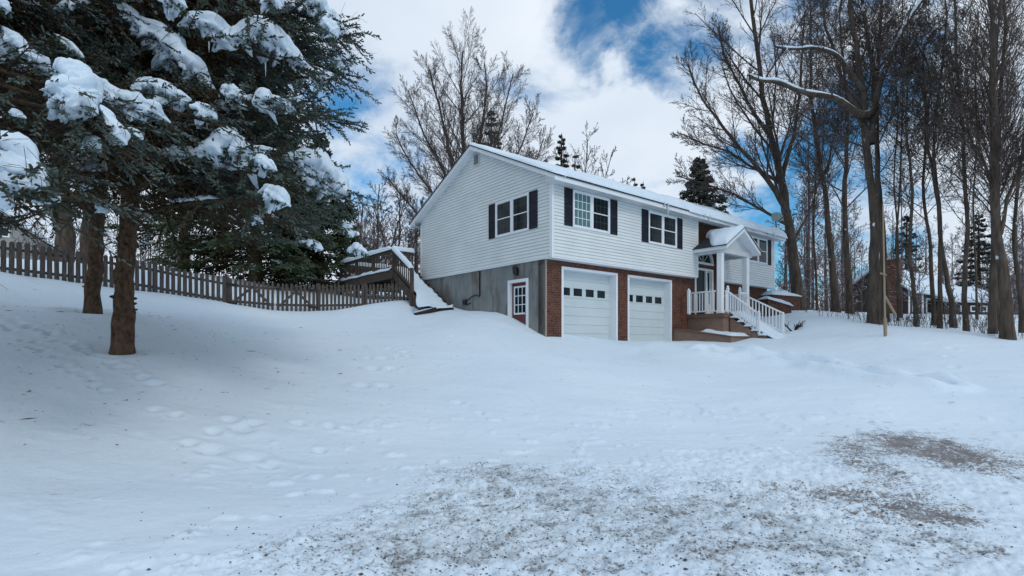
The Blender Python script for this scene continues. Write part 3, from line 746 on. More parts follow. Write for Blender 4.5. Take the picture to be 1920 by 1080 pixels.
# coach lantern over the side door
lt = T(970.5, .03); lz = Zf(508, .03, lt)
l = MB(); c = Vector(pg(lt, lz, .11))
l.tube([c + Vector((0, 0, -.14)), c + Vector((0, 0, -.10)), c + Vector((0, 0, .08)), c + Vector((0, 0, .10)), c + Vector((0, 0, .17)), c + Vector((0, 0, .21))], [.02, .065, .085, .105, .04, .008], 6)
pbox(l, pg, lt - .055, lt + .055, lz - .16, lz + .08, 0, .02); l.bar(pg(lt, lz + .06, .02), pg(lt, lz + .10, .10), .02, .02)
l.build('wall_lantern', M_METAL, house)
# conduit and cable run on the concrete
ct = T(900.5, .03); z1_, z2_ = Zf(508, .03, ct), Zf(555, .03, ct)
l = MB(); l.tube([pg(ct, z1_, .03), pg(ct, z2_, .03)], .028, 8)
cpx = [(900, 556), (893, 553), (886, 556), (880, 561), (875, 565), (872, 569), (876, 572), (884, 568)]
l.tube([pg(T(p, .03), Zf(q, .03, T(p, .03)), .035) for p, q in cpx], .018, 6)
pbox(l, pg, T(876, .03), T(870, .03), Zf(571, .03, T(872, .03)), Zf(562, .03, T(872, .03)), 0, .07)
l.build('conduit', M_METAL, house, smooth=True)
# gable vent
v0, v1 = T(900.5, 0), T(889, 0); vz0, vz1 = Zf(309, 0, v0), Zf(285, 0, v0)
v = MB(); P0 = gb(0)
pbox(v, P0, v0, v0 + .05, vz0, vz1, 0, .05); pbox(v, P0, v1 - .05, v1, vz0, vz1, 0, .05); pbox(v, P0, v0 + .05, v1 - .05, vz1 - .05, vz1, 0, .05); pbox(v, P0, v0 + .05, v1 - .05, vz0, vz0 + .05, 0, .05)
k = 8
for i in range(k):
    z = vz0 + .05 + (vz1 - vz0 - .1) * i / k
    v.poly([P0(v0 + .05, z, .035), P0(v1 - .05, z, .035), P0(v1 - .05, z + .045, .015), P0(v0 + .05, z + .045, .015)], None, 1)
pbox(v, P0, v0 + .05, v1 - .05, vz0 + .05, vz1 - .05, 0, .028, 1)
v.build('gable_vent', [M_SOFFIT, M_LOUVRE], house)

# ---------------- windows with shutters
def window(pl, a0, a1, z0, z1, left_glass=None, mid=None):
    f = MB(); q = .055; mid = mid if mid else (a0 + a1) / 2
    pbox(f, pl, a0, a0 + q, z0, z1, 0, .06); pbox(f, pl, a1 - q, a1, z0, z1, 0, .06); pbox(f, pl, a0 + q, a1 - q, z1 - q, z1, 0, .06); pbox(f, pl, a0 + q, a1 - q, z0, z0 + q, 0, .065)
    pbox(f, pl, mid - .05, mid + .05, z0 + q, z1 - q, 0, .055)
    win = f.build('window', M_TRIM, house)
    for i, (x0, x1) in enumerate(((a0 + q, mid - .05), (mid + .05, a1 - q))):
        zm = (z0 + z1) / 2
        s = MB(); r = .028
        for za, zb, oo in ((zm - .015, z1 - q, .048), (z0 + q, zm + .018, .042)):
            pbox(s, pl, x0, x0 + r, za, zb, .01, oo); pbox(s, pl, x1 - r, x1, za, zb, .01, oo); pbox(s, pl, x0 + r, x1 - r, zb - r, zb, .01, oo - .001); pbox(s, pl, x0 + r, x1 - r, za, za + r, .01, oo - .001)
        s.build('sash', M_TRIM, win)
        lit = left_glass is not None and i == 0
        gm = left_glass if lit else M_GLASS
        g = MB(); pbox(g, pl, x0 + .01, x1 - .01, z0 + q, z1 - q, .005, .031); g.build('pane', gm, win)
        gr = MB(); w_ = .010 if lit else .006
        for za, zb in ((zm, z1 - q), (z0 + q, zm)):
            for c in (1, 2, 3):
                x = x0 + (x1 - x0) * c / 4; pbox(gr, pl, x - w_, x + w_, za + r, zb - r, .0295, .0335)
            z = (za + zb) / 2; pbox(gr, pl, x0 + r, x1 - r, z - w_, z + w_, .0295, .0345)
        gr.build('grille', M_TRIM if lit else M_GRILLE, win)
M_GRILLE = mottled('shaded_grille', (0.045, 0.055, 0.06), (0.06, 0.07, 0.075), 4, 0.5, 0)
def shutter(pl, a0, a1, z0, z1):
    s = MB(); q = .045
    pbox(s, pl, a0, a0 + q, z0, z1, 0, .045); pbox(s, pl, a1 - q, a1, z0, z1, 0, .045)
    zm = (z0 + z1) / 2
    for za, zb in ((z0, z0 + q * 1.3), (zm - q * .7, zm + q * .7), (z1 - q * 1.3, z1)): pbox(s, pl, a0 + q, a1 - q, za, zb, 0, .044)
    for za, zb in ((z0 + q * 1.3, zm - q * .7), (zm + q * .7, z1 - q * 1.3)):
        n = int((zb - za) / .055)
        for i in range(n):
            z = za + (zb - za) * i / n; e = (zb - za) / n
            s.poly([pl(a0 + q, z, .042), pl(a1 - q, z, .042), pl(a1 - q, z + e, .028), pl(a0 + q, z + e, .028)])
            s.poly([pl(a0 + q, z, .028), pl(a1 - q, z, .028), pl(a1 - q, z, .042), pl(a0 + q, z, .042)])
    s.build('shutter', M_SHUT, house)
def set_front(p, zpx, lit=None, right=True, left=True):
    a = [S(x) for x in p]
    z1, z0 = Zf(zpx[0], a[0], 0), Zf(zpx[1], a[0], 0)
    pl = fr(0)
    if left: shutter(pl, a[0], a[1] - .01, z0, z1)
    window(pl, a[1], a[2], z0 - .01, z1 + .0, lit)
    if right: shutter(pl, a[2] + .01, a[3], z0, z1)
    return z0, z1
zz = set_front((1057, 1072.3, 1141.5, 1156), (351.5, 422), M_GLASSC)
set_front((1202, 1214.3, 1267, 1278), (391.5, 453), None)
aR = [S(1444.6), S(1437), S(1402.5), S(1393)]
window(fr(0), aR[2], aR[1], zz[0] - .01, zz[1]); shutter(fr(0), aR[1] + .01, aR[0], zz[0], zz[1]); shutter(fr(0), aR[3], aR[2] - .01, zz[0], zz[1])
gt = [T(1009), T(993.5), T(931), T(918)]
z1, z0 = Zf(355.5, 0, gt[0]), Zf(427, 0, gt[0])
shutter(gb(0), gt[0], gt[1] - .01, z0, z1); window(gb(0), gt[1], gt[2], z0 - .01, z1); shutter(gb(0), gt[2] + .01, gt[3], z0, z1)

# ---------------- roof
OV, RK = 0.42, 0.30
def rz(t): return Z_EAVE + .10 + SLOPE * (t + OV if t <= DEPTH / 2 else DEPTH + OV - t) - .02
TM = DEPTH / 2
r = MB()
und = 0.13
prof = [(-OV, rz(-OV) - und), (-OV, rz(-OV)), (TM, rz(TM)), (DEPTH + OV, rz(-OV)), (DEPTH + OV, rz(-OV) - und), (TM, rz(TM) - und)]
r.prism(prof[0:3] + [prof[5]], lambda x, y, a: (a, x, y), -RK, LEN + RK)
r.prism([prof[5], prof[2], prof[3], prof[4]], lambda x, y, a: (a, x, y), -RK, LEN + RK)
roof = r.build('roof', M_TRIM, house)
sf = MB()
zsf = rz(-OV) - und - .012
sf.box((-RK + .003, -OV + .012, zsf), (LEN + RK - .003, -.03, zsf + .012)); sf.box((-RK + .003, DEPTH + .03, zsf), (LEN + RK - .003, DEPTH + OV - .012, zsf + .012))
for s0 in (-RK + .004, LEN + RK - .024):        # boxed eave returns at the gable ends
    sf.prism([(-OV + .012, zsf + .012), (-.03, zsf + .012), (-.03, rz(-.03) - und - .002), (-OV + .012, rz(-OV + .012) - und - .002)], lambda x, y, a: (a, x, y), s0, s0 + .02)
    sf.prism([(DEPTH + OV - .012, zsf + .012), (DEPTH + .03, zsf + .012), (DEPTH + .03, rz(DEPTH + .03) - und - .002), (DEPTH + OV - .012, rz(-OV + .012) - und - .002)], lambda x, y, a: (a, x, y), s0, s0 + .02)
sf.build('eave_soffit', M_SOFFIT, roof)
fb = MB(); fb.box((-RK - .002, -OV - .022, zsf - .015), (LEN + RK + .002, -OV, rz(-OV) - .02)); fb.build('fascia', M_TRIM, roof)
sh = MB()
for a, b in (((-OV - .06, rz(-OV) - .06 * SLOPE), (TM, rz(TM))), ((DEPTH + OV + .06, rz(-OV) - .06 * SLOPE), (TM, rz(TM)))):
    sh.prism([(a[0], a[1] + .004), (b[0], b[1] + .004), (b[0], b[1] + .04), (a[0], a[1] + .04)], lambda x, y, q: (q, x, y), -RK - .035, LEN + RK + .035)
sh.build('shingles', M_SHINGLE, roof)
# snow lying on the roof: thick pillowed sheet, thinner near the gable rake
def roof_snow():
    ns, nt = 260, 70
    s = np.linspace(-RK - .03, LEN + RK + .03, ns); q = np.linspace(0, 1, nt)
    Sg, Q = np.meshgrid(s, q, indexing='ij')
    lip = 0.02 + .30 * sstep(4.2, 0.4, Sg) * (0.6 + fbm(Sg * 1.3, Sg * 0 + 3, 3)) + .05 * fbm(Sg * 2.3, Sg * 0, 3) - .10 * sstep(4, 9, Sg)
    t0 = -OV - .03 + lip
    Tt = t0 + (TM - t0) * Q
    back = Tt
    up = rz(-OV) + SLOPE * (Tt + OV)
    edge = np.minimum((Tt - t0) * 1.0, np.minimum(Sg - s[0], s[-1] - Sg) * 1.0)
    th = (.13 + .11 * sstep(1, 7, Sg)) * (1 - np.exp(-np.maximum(edge, 0) / .055)) * (1 + .5 * fbm(Sg * 1.1, Tt * 1.1 + 4, 4)) * (1 - .25 * sstep(TM - .7, TM, Tt)) + .035
    drop = 0.0
    Vt = np.stack([Sg, Tt, up + th], -1)
    Vb = np.stack([Sg, Tt, up + .02], -1)
    # mirrored back slope, plain
    Vt2 = np.stack([Sg[:, ::-1], 2 * TM - Tt[:, ::-1], (up + th)[:, ::-1]], -1)
    Vt = np.concatenate([Vt, Vt2[:, 1:]], 1); ntt = Vt.shape[1]
    V = Vt.reshape(-1, 3)
    i = np.arange(ns - 1)[:, None]; j = np.arange(ntt - 1)[None]
    Q4 = np.stack([i * ntt + j, (i + 1) * ntt + j, (i + 1) * ntt + j + 1, i * ntt + j + 1], -1).reshape(-1, 4)
    # skirt
    per = np.concatenate([np.arange(ns) * ntt, (ns - 1) * ntt + np.arange(1, ntt), (np.arange(ns - 2, -1, -1)) * ntt + ntt - 1, np.arange(ntt - 2, 0, -1)])
    P = V[per].copy(); P[:, 2] -= .036; base = len(V)
    V = np.vstack([V, P]); m = len(per); a = np.arange(m); b = (a + 1) % m
    Q5 = np.stack([per[a], base + a, base + b, per[b]], -1)
    np_mesh('snow_cover', V, [Q4, Q5], M_ROOFSNOW, roof)
roof_snow()
# icicles along the eave
for s_, L_ in ((S(1249.5, -OV), .42), (S(1243, -OV), .12), (S(1327, -OV), .22), (S(1448, -OV), .30), (S(1437, -OV), .16), (S(1318, -OV), .12)):
    i_ = MB(); z_ = rz(-OV) - .03
    i_.tube([(s_, -OV - .07, z_ + .08), (s_, -OV - .075, z_), (s_ + .005, -OV - .075, z_ - L_ * .5), (s_, -OV - .075, z_ - L_)], [.03, .045, .025, .004], 7)
    i_.build('icicle', M_ICE, roof, smooth=True)
# satellite dish on a mast behind the ridge end
p_b = (14.6, -.1, rz(-.1))
dish = empty('satellite_dish', hw(*p_b), ANG); tag(dish, 'grey satellite dish on a short mast at the right end of the white house eave', 'satellite dish')
m_ = MB(); m_.tube([(0, 0, -.1), (0, .05, .86)], .025, 8); m_.build('mast', M_METAL, dish)
V = []; nr, na = 7, 28
for i in range(nr):
    r_ = .29 * i / (nr - 1)
    for k in range(na):
        a = 2 * math.pi * k / na; V.append((r_ * math.cos(a) * 1.12, -.02 + .30 * r_ * r_ * -1, r_ * math.sin(a) * .8))
q = [(i * na + k, i * na + (k + 1) % na, (i + 1) * na + (k + 1) % na, (i + 1) * na + k) for i in range(nr - 1) for k in range(na)]
do = np_mesh('reflector', np.array(V), [np.array(q)], M_DISH, dish); do.location = (0, 0, .84); do.rotation_euler = (math.radians(-14), 0, math.radians(-28))
sm = do.modifiers.new('solid', 'SOLIDIFY'); sm.thickness = .02
a_ = MB(); a_.bar((0, -.02, .60), (-.12, -.42, .84), .025, .025); a_.box((-.16, -.48, .80), (-.09, -.38, .89)); a_.build('feed_arm', M_METAL, dish)

# ---------------- porch
def lthing(name, label, cat, base, group=None):
    e = empty(name, hw(*base), ANG); tag(e, label, cat, group)
    off = tuple(-b for b in base)
    return e, off
PB = (7.8, -1.2, 0.2)
porch, po = lthing('entry_porch', 'gabled entry porch with white columns, white railings and brown stairs', 'porch', PB)
PS0, PS1, PT = 7.78, 10.08, -1.22
NL, NR_ = 8.20, 9.12            # newels at the head of the stairs
w = MB(); w.box((PS0, PT, -.4), (PS1, BRK - .01, ZDECK - .16)); w.build('deck_skirt', M_PORCH, porch, po)
w = MB(); w.box((PS0 - .05, PT - .05, ZDECK - .159), (PS1 + .05, BRK - .01, ZDECK - .06)); w.box((PS0 - .03, PT - .03, ZDECK - .0595), (PS1 + .03, BRK - .01, ZDECK)); w.build('deck_floor', M_PORCHD, porch, po)
# stairs run straight out from the porch
nst = 5; rise, run = .172, .27
w = MB()
for i in range(nst):
    z = ZDECK - rise * (i + 1); y0 = PT - .05 - run * i
    w.box((NL - .06, y0 - run - .02, z - .04), (NR_ + .25, y0, z))
w.build('stair_treads', M_PORCHD, porch, po)
w = MB()
y1 = PT - .05 - run * nst; zb_ = ZDECK - rise * nst
for sx in (NL - .03, NR_ + .18):
    w.prism([(PT - .05, ZDECK - .16), (PT - .05, ZDECK - .62), (PT - .2, zb_ - .5), (y1, zb_ - .5), (y1, zb_ - .04), (y1 + .1, zb_ - .04)], lambda x, y, a: (a, x, y), sx, sx + .04)
w.build('stair_stringer', M_PORCH, porch, po)
# snow packed on the stairs
def sheet(name, parent, off, fn, na, nb, m, attrs=None):
    a = np.linspace(0, 1, na); b = np.linspace(0, 1, nb); A, B = np.meshgrid(a, b, indexing='ij')
    P = fn(A, B); V = P.reshape(-1, 3)
    i = np.arange(na - 1)[:, None]; j = np.arange(nb - 1)[None]
    q = np.stack([i * nb + j, (i + 1) * nb + j, (i + 1) * nb + j + 1, i * nb + j + 1], -1).reshape(-1, 4)
    per = np.concatenate([np.arange(na) * nb, (na - 1) * nb + np.arange(1, nb), np.arange(na - 2, -1, -1) * nb + nb - 1, np.arange(nb - 2, 0, -1)])
    low = V[per].copy(); low[:, 2] -= .05; base = len(V); V = np.vstack([V, low]); k = np.arange(len(per)); k2 = (k + 1) % len(per)
    q2 = np.stack([per[k], base + k, base + k2, per[k2]], -1)
    o = np_mesh(name, V, [q, q2], m, parent)
    if off: o.location = off
    return o
def stair_snow(A, B):
    s = NL + .10 + (NR_ + .30 - NL - .1) * B + A * .22 * B
    t = PT - .02 - 1.85 * A
    z = ZDECK + .04 - .70 * 1.62 * A ** 1.08 + .05 * np.sin(np.pi * B) + .06 * fbm(s * 3, t * 3, 3) + .05 * B
    return np.stack([s, t, z], -1)
sheet('stair_snow', porch, po, stair_snow, 40, 24, M_SNOWPAD)
for i in range(nst):
    z = ZDECK - rise * (i + 1); y0 = PT - .05 - run * i
    c = MB()
    c.prism([(y0 - .26, z + .003), (y0 - .02, z + .003), (y0 - .05, z + .05), (y0 - .14, z + .085), (y0 - .23, z + .05)], lambda x, y, a: (a, x, y), NL - .08, NL + .12)
    c.build('tread_snow', M_SNOWPAD, porch, po, smooth=True)
# columns
CTOP = 3.72
for s_ in (7.95, 9.90):
    c = MB(); c.box((s_ - .1, -1.1, ZDECK), (s_ + .1, -.9, CTOP)); c.box((s_ - .118, -1.118, ZDECK + .001), (s_ + .118, -.882, ZDECK + .12)); c.box((s_ - .115, -1.115, CTOP - .16), (s_ + .115, -.885, CTOP - .05))
    c.build('column', M_TRIM, porch, po, bevel=.008)
# canopy
PC, PHW = 8.97, 1.32
EZ, PZ = 3.72, 4.52
psl = (PZ - EZ) / PHW
c = MB(); F0, F1 = -1.42, .02
for sg in (-1, 1):
    c.prism([(PC, PZ), (PC + sg * PHW, EZ), (PC + sg * PHW, EZ - .14), (PC, PZ - .14)], lambda x, y, a: (x, a, y), F0, F1)
can = c.build('canopy', M_TRIM, porch, po)
# panel filling the gable and ceiling between the columns
c = MB(); c.prism([(PC - PHW + .12, EZ - .02), (PC + PHW - .12, EZ - .02), (PC, PZ - .145)], lambda x, y, a: (x, a, y), -1.04, -.98)
c.box((PC - PHW + .1, -1.12, EZ - .22), (PC + PHW - .1, -.88, EZ - .03)); c.box((7.85, -.87, EZ - .22), (8.05, .0, EZ - .03)); c.box((9.80, -.87, EZ - .22), (10.0, .0, EZ - .03))
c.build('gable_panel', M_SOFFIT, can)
c = MB()
for sg in (-1, 1):
    e = .05
    c.prism([(PC - sg * .0, PZ + .004), (PC + sg * (PHW + e), EZ - psl * e + .004), (PC + sg * (PHW + e), EZ - psl * e + .03), (PC, PZ + .03)], lambda x, y, a: (x, a, y), F0 - .03, F1)
c.build('shingles', M_SHINGLE, can)
def cansnow(sg):
    def fn(A, B):
        t = F0 - .02 + (0.0 - F0) * A
        cut = np.where(np.ones_like(A) > 0, .02 + .95 * sstep(.35, 1.0, A) * (1 if sg < 0 else .3), 0)
        s_out = PC + sg * (PHW + .03 - cut * .95)
        s = s_out + (PC - s_out) * B
        ed = np.minimum(np.abs(s - s_out), np.minimum((t - F0 + .03), 5))
        z = PZ - psl * np.abs(s - PC) + .04 + .17 * (1 - np.exp(-np.maximum(ed, 0) / .06)) * (1 + .4 * fbm(s * 2 + 3, t * 2, 3)) - .05 * B ** 3
        return np.stack([s, t, z], -1)
    return fn
for sg in (-1, 1): sheet('snow_cover', can, None, cansnow(sg), 40, 40, M_ROOFSNOW)
# railings
def railing(posts, z0, z1, name='railing', nb=7, cap=.07, w=.045, m=M_TRIM, snow=0.0):
    r = MB()
    (a, b) = posts
    a, b = Vector(a), Vector(b)
    r.bar(a + Vector((0, 0, z1)), b + Vector((0, 0, z1)), cap, .05); r.bar(a + Vector((0, 0, z0)), b + Vector((0, 0, z0)), w, .05)
    for i in range(nb):
        p = a.lerp(b, (i + .5) / nb); r.bar(p + Vector((0, 0, z0)), p + Vector((0, 0, z1 - .02)), w * .8, w * .8)
    return r.build(name, m, porch, po)
def newel(x, y, z0, h, parent=porch, off=po, m=M_TRIM):
    n = MB(); n.box((x - .04, y - .04, z0), (x + .04, y + .04, z0 + h)); n.box((x - .05, y - .05, z0 + h), (x + .05, y + .05, z0 + h + .03))
    n.tube([(x, y, z0 + h + .03), (x, y, z0 + h + .05), (x, y, z0 + h + .09), (x, y, z0 + h + .13)], [.03, .045, .05, .008], 8)
    return n.build('newel_post', m, parent, off)
railing(((PS0 + .04, .22, ZDECK), (PS0 + .04, -.86, ZDECK)), .10, .86, nb=9)
newel(PS0 + .04, .245, ZDECK, .86); newel(S(1302, -.3), -.05, ZDECK, .0 + .86)
railing(((8.08, PT + .08, ZDECK), (NL - .03, PT + .08, ZDECK)), .10, .86, nb=2)
newel(NL, PT + .06, ZDECK, .95); newel(NR_, PT + .06, ZDECK, .95)
railing(((NR_ + .05, PT + .08, ZDECK), (9.78, PT + .08, ZDECK)), .10, .86, nb=5)
railing(((PS1 - .06, .22, ZDECK), (PS1 - .06, -.86, ZDECK)), .10, .86, nb=9)
BL, BR = (NL + .02, -2.36, .28), (NR_ + .10, -2.78, .42)
railing(((NL, PT - .0, ZDECK - .05), (BL[0], BL[1] + .05, BL[2] + .0)), .16, .86, name='stair_rail', nb=11)
railing(((NR_, PT - .0, ZDECK - .05), (BR[0], BR[1] + .05, BR[2] - .1)), .16, .86, name='stair_rail', nb=12)
newel(BL[0], BL[1], BL[2] - .15, .98); newel(BR[0], BR[1], BR[2] - .15, .80)
# low ramp beside the stairs
RB = (7.2, -1.5, .1)
ramp, ro = lthing('wooden_ramp', 'low brown wooden ramp with snow on top in front of the porch', 'ramp', RB)
RS0, RS1, RT1 = S(1262, BRK), 8.86, -2.06
w = MB()
za, zb_ = .56, .235
w.prism([(BRK - .005, -.5), (BRK - .005, za), (RT1, zb_), (RT1, -.5)], lambda x, y, a: (a, x, y), RS0, 7.70)
w.prism([(PT - .06, -.5), (PT - .06, .36), (RT1, zb_ - .003), (RT1 + .001, -.5)], lambda x, y, a: (a, x, y), 7.701, RS1)
w.build('ramp_skirt', M_PORCH, ramp, ro)
w = MB(); w.prism([(BRK - .01, za + .002), (BRK - .01, za + .045), (RT1 - .04, zb_ + .045), (RT1 - .04, zb_ + .002)], lambda x, y, a: (a, x, y), RS0 - .04, 7.705)
w.prism([(PT - .06, .362), (PT - .06, .40), (RT1 - .045, zb_ + .044), (RT1 - .045, zb_ + .002)], lambda x, y, a: (a, x, y), 7.706, RS1 + .05); w.build('ramp_boards', M_PORCHD, ramp, ro)
def rampsnow(A, B):
    t = -.55 + (RT1 + .02 + .55) * A
    s0 = RS0 + .35 * (1 - A) + .10; s = s0 + (RS1 - .02 - s0) * B
    z = za + (zb_ - za) * (BRK - t) / (BRK - RT1) + .05 + .08 * np.minimum(1, 6 * np.minimum(B, 1 - B)) * sstep(0, .1, A) * sstep(1.0, .86, A) * (1 + fbm(s * 2, t * 2, 3))
    return np.stack([s, t, z], -1)
sheet('ramp_snow', ramp, ro, rampsnow, 30, 40, M_SNOWPAD)
# low brick walls beyond the right end of the house, capped with snow
for (pa, pb_, Y0_, Y1_, h_, lab) in (((1447, 552), (1500, 556), 25.2, 26.6, .55, 'low brick garden wall under snow against the far corner of the house'), ((1440, 560), (1484, 574), 23.6, 23.8, .45, 'short brick planter with a rounded snow cap in front of the garden wall')):
    a = at(*pa, Y0_); b = at(*pb_, Y1_)
    e = empty('garden_wall' if h_ > .5 else 'brick_planter', (a[0], a[1], h0(a[0], a[1]))); tag(e, lab, 'garden wall' if h_ > .5 else 'planter')
    w = MB(); d_ = Vector((b[0] - a[0], b[1] - a[1], 0)); L_ = d_.length; d_.normalize(); n_ = Vector((-d_.y, d_.x, 0))
    fnw = lambda x, y, z: tuple(d_ * x + n_ * y + Vector((0, 0, z)))
    zt_ = a[2] - h0(a[0], a[1]); zr_ = b[2] - h0(a[0], a[1])
    w.prism([(0, -1.2), (L_, -1.2), (L_, zr_), (0, zt_)], lambda x, y, q: fnw(x, q, y), 0, .6); w.build('brick_body', M_BRICK, e)
    def capf(A, B, L_=L_, zt_=zt_, zr_=zr_, fnw=fnw):
        x = -.05 + (L_ + .1) * A; y = -.06 + .72 * B
        z = zt_ + (zr_ - zt_) * A + .04 + .16 * np.sqrt(np.maximum(np.sin(np.pi * B), 0)) * np.minimum(1, 8 * np.minimum(A, 1 - A)) * (1 + fbm(x * 2, y * 2 + L_, 3))
        P = np.stack([d_.x * x + n_.x * y, d_.y * x + n_.y * y, z], -1); return P
    sheet('snow_cap', e, None, capf, 40, 14, M_SNOWPAD)
# ------------------------------------------------------------------ raised deck behind the gable end
DB = (-1.2, 8.0, 1.3)
deck, dko = lthing('raised_deck', 'brown weathered raised deck with snow topped railing and snowy stairs', 'deck', DB)
DZ = 2.98
def dbar(a, b, w, h, name=None): pass
w = MB(); w.box((-1.25, 8.0, DZ - .05), (2.0, 13.4, DZ)); w.build('deck_floor', M_DECKWOOD, deck, dko)
w = MB(); w.box((-1.29, 7.96, DZ - .34), (-1.25, 13.42, DZ - .001)); w.box((-1.25, 7.96, DZ - .34), (-.02, 8.0, DZ - .001)); w.box((-1.2, 13.38, DZ - .34), (2, 13.42, DZ - .06)); w.build('rim_board', M_DECKWOOD, deck, dko)
for t_ in (8.06, 9.8, 11.6, 13.3):
    w = MB(); w.box((-1.24, t_ - .06, .2), (-1.12, t_ + .06, DZ - .345)); w.build('deck_post', M_DECKWOOD, deck, dko)
def drail(a, b, z0a, z1a, dz=0.0, nb=20, name='deck_railing'):
    a, b = Vector(a), Vector(b); r = MB(); u = Vector((0, 0, 1))
    r.bar(a + u * z1a, b + u * z1a, .14, .04); r.bar(a + u * (z1a - .10), b + u * (z1a - .10), .04, .09); r.bar(a + u * z0a, b + u * z0a, .04, .09)
    for i in range(nb):
        p = a.lerp(b, (i + .5) / nb); r.bar(p + u * (z0a - .05), p + u * (z1a - .05), .02, .055)
    r.build(name, M_DECKWOOD, deck, dko)
    L_ = (b - a).length; d = (b - a).normalized(); n = Vector((-d.y, d.x, 0)).normalized()
    def cap(A, B):
        x = L_ * A; y = -.09 + .18 * B
        z = z1a + .03 + .14 * np.sqrt(np.maximum(np.sin(np.pi * B), 0)) * np.minimum(1, 12 * np.minimum(A, 1 - A) + .2) * (1 + .8 * fbm(x * 1.6, x * 0 + a.x, 3))
        return np.stack([a.x + d.x * x + n.x * y, a.y + d.y * x + n.y * y, a.z + d.z * x + z], -1)
    sheet('rail_snow', deck, dko, cap, 60, 10, M_SNOWPAD)
drail((-1.2, 8.05, DZ), (-1.2, 13.35, DZ), .12, .86, nb=34)
drail((-1.15, 8.25, DZ), (-.12, 8.25, DZ), .12, .86, nb=8)
drail((-1.2, 13.35, DZ), (2.0, 13.35, DZ), .12, .86, nb=20)
for s_, t_ in ((-1.2, 8.0), (-1.2, 9.8), (-1.2, 11.6), (-1.2, 13.35), (-.06, 8.15)):
    w = MB(); w.box((s_ - .05, t_ - .05, DZ - .34), (s_ + .05, t_ + .05, DZ + .9)); w.build('rail_post', M_DECKWOOD, deck, dko)
# snow lying along the deck edge
def edge_snow(A, B):
    t = 8.1 + 5.2 * A; s = -1.33 + .42 * B
    z = DZ + .02 + .15 * np.sqrt(np.maximum(np.sin(np.pi * np.clip(B * .8 + .02, 0, 1)), 0)) * (1 + .7 * fbm(t * 2.5, s * 3, 3))
    return np.stack([s, t, z], -1)
sheet('deck_snow', deck, dko, edge_snow, 70, 10, M_SNOWPAD)
# stairs down along the gable wall
ns_ = 8; t0_, t1_ = 7.95, 5.55; zt_, zb2 = DZ - .05, 1.45
w = MB()
for i in range(ns_):
    t = t0_ + (t1_ - t0_) * i / ns_; z = zt_ + (zb2 - zt_) * (i + .8) / ns_
    w.box((-1.15, t - .33, z - .05), (-.06, t, z)); w.box((-1.12, t - .04, z - .3), (-.08, t - .001, z - .051))
w.build('stair_treads', M_LOG, deck, dko)
w = MB()
w.prism([(7.98, DZ - .02), (7.98, DZ - .36), (5.7, 1.0), (5.45, 1.0), (5.45, 1.3)], lambda x, y, a: (a, x, y), -1.2, -1.155); w.build('stair_stringer', M_DECKWOOD, deck, dko)
drail((-1.2, 7.95, DZ), (-1.2, 6.5, DZ - .0 - .93 + .0), .10, .84, nb=9, name='stair_rail')
w = MB(); w.box((-1.26, 6.42, .9), (-1.14, 6.54, 2.86)); w.build('rail_post', M_DECKWOOD, deck, dko)
def stairsnow(A, B):
    t = 7.95 + (5.15 - 7.95) * A
    s = -1.13 + (.80 + .05 * fbm(t * 9, t * 0 + 1, 2)) * B - .55 * sstep(.55, 1, A) * (1 - B)
    z = DZ + .12 + (1.30 - DZ - .06) * A ** .93 + .05 * np.sin(np.pi * B) + .05 * fbm(s * 3, t * 2.5, 3) + .03 * np.sin(A * np.pi * 16) * (B > .6)
    return np.stack([s, t, z], -1)
sheet('stair_snow', deck, dko, stairsnow, 60, 20, M_SNOWPAD)
# dark landing timber at the foot of those stairs
pa, pb_ = at(778, 583, 19.6), at(849, 579.5, 20.2)
pa[2] = h0(pa[0], pa[1]) + .03; pb_[2] = h0(pb_[0], pb_[1]) + .05
tm = empty('landing_timber', tuple(pa)); tag(tm, 'dark timber edging half buried in snow below the deck stairs', 'timber')
w = MB(); d_ = Vector(pb_ - pa); w.bar((0, 0, -.03), tuple(d_ * .55 + Vector((0, 0, .05))), .2, .16); w.bar(tuple(d_ * .5 + Vector((0, .1, .04))), tuple(d_ + Vector((0, .1, -.04))), .18, .12); w.build('beam', M_LOG, tm)
def tms(A, B):
    x = A; P = np.stack([d_.x * x, d_.y * x + .0 + .3 * B - .07, d_.z * x + .10 + .07 * np.sqrt(np.maximum(np.sin(np.pi * (B * .8 + .1)), 0)) * sstep(0, .3, A) * (1 + fbm(x * 6, B, 2)) - .04 * A], -1); return P
sheet('beam_snow', tm, None, tms, 40, 10, M_SNOWPAD)

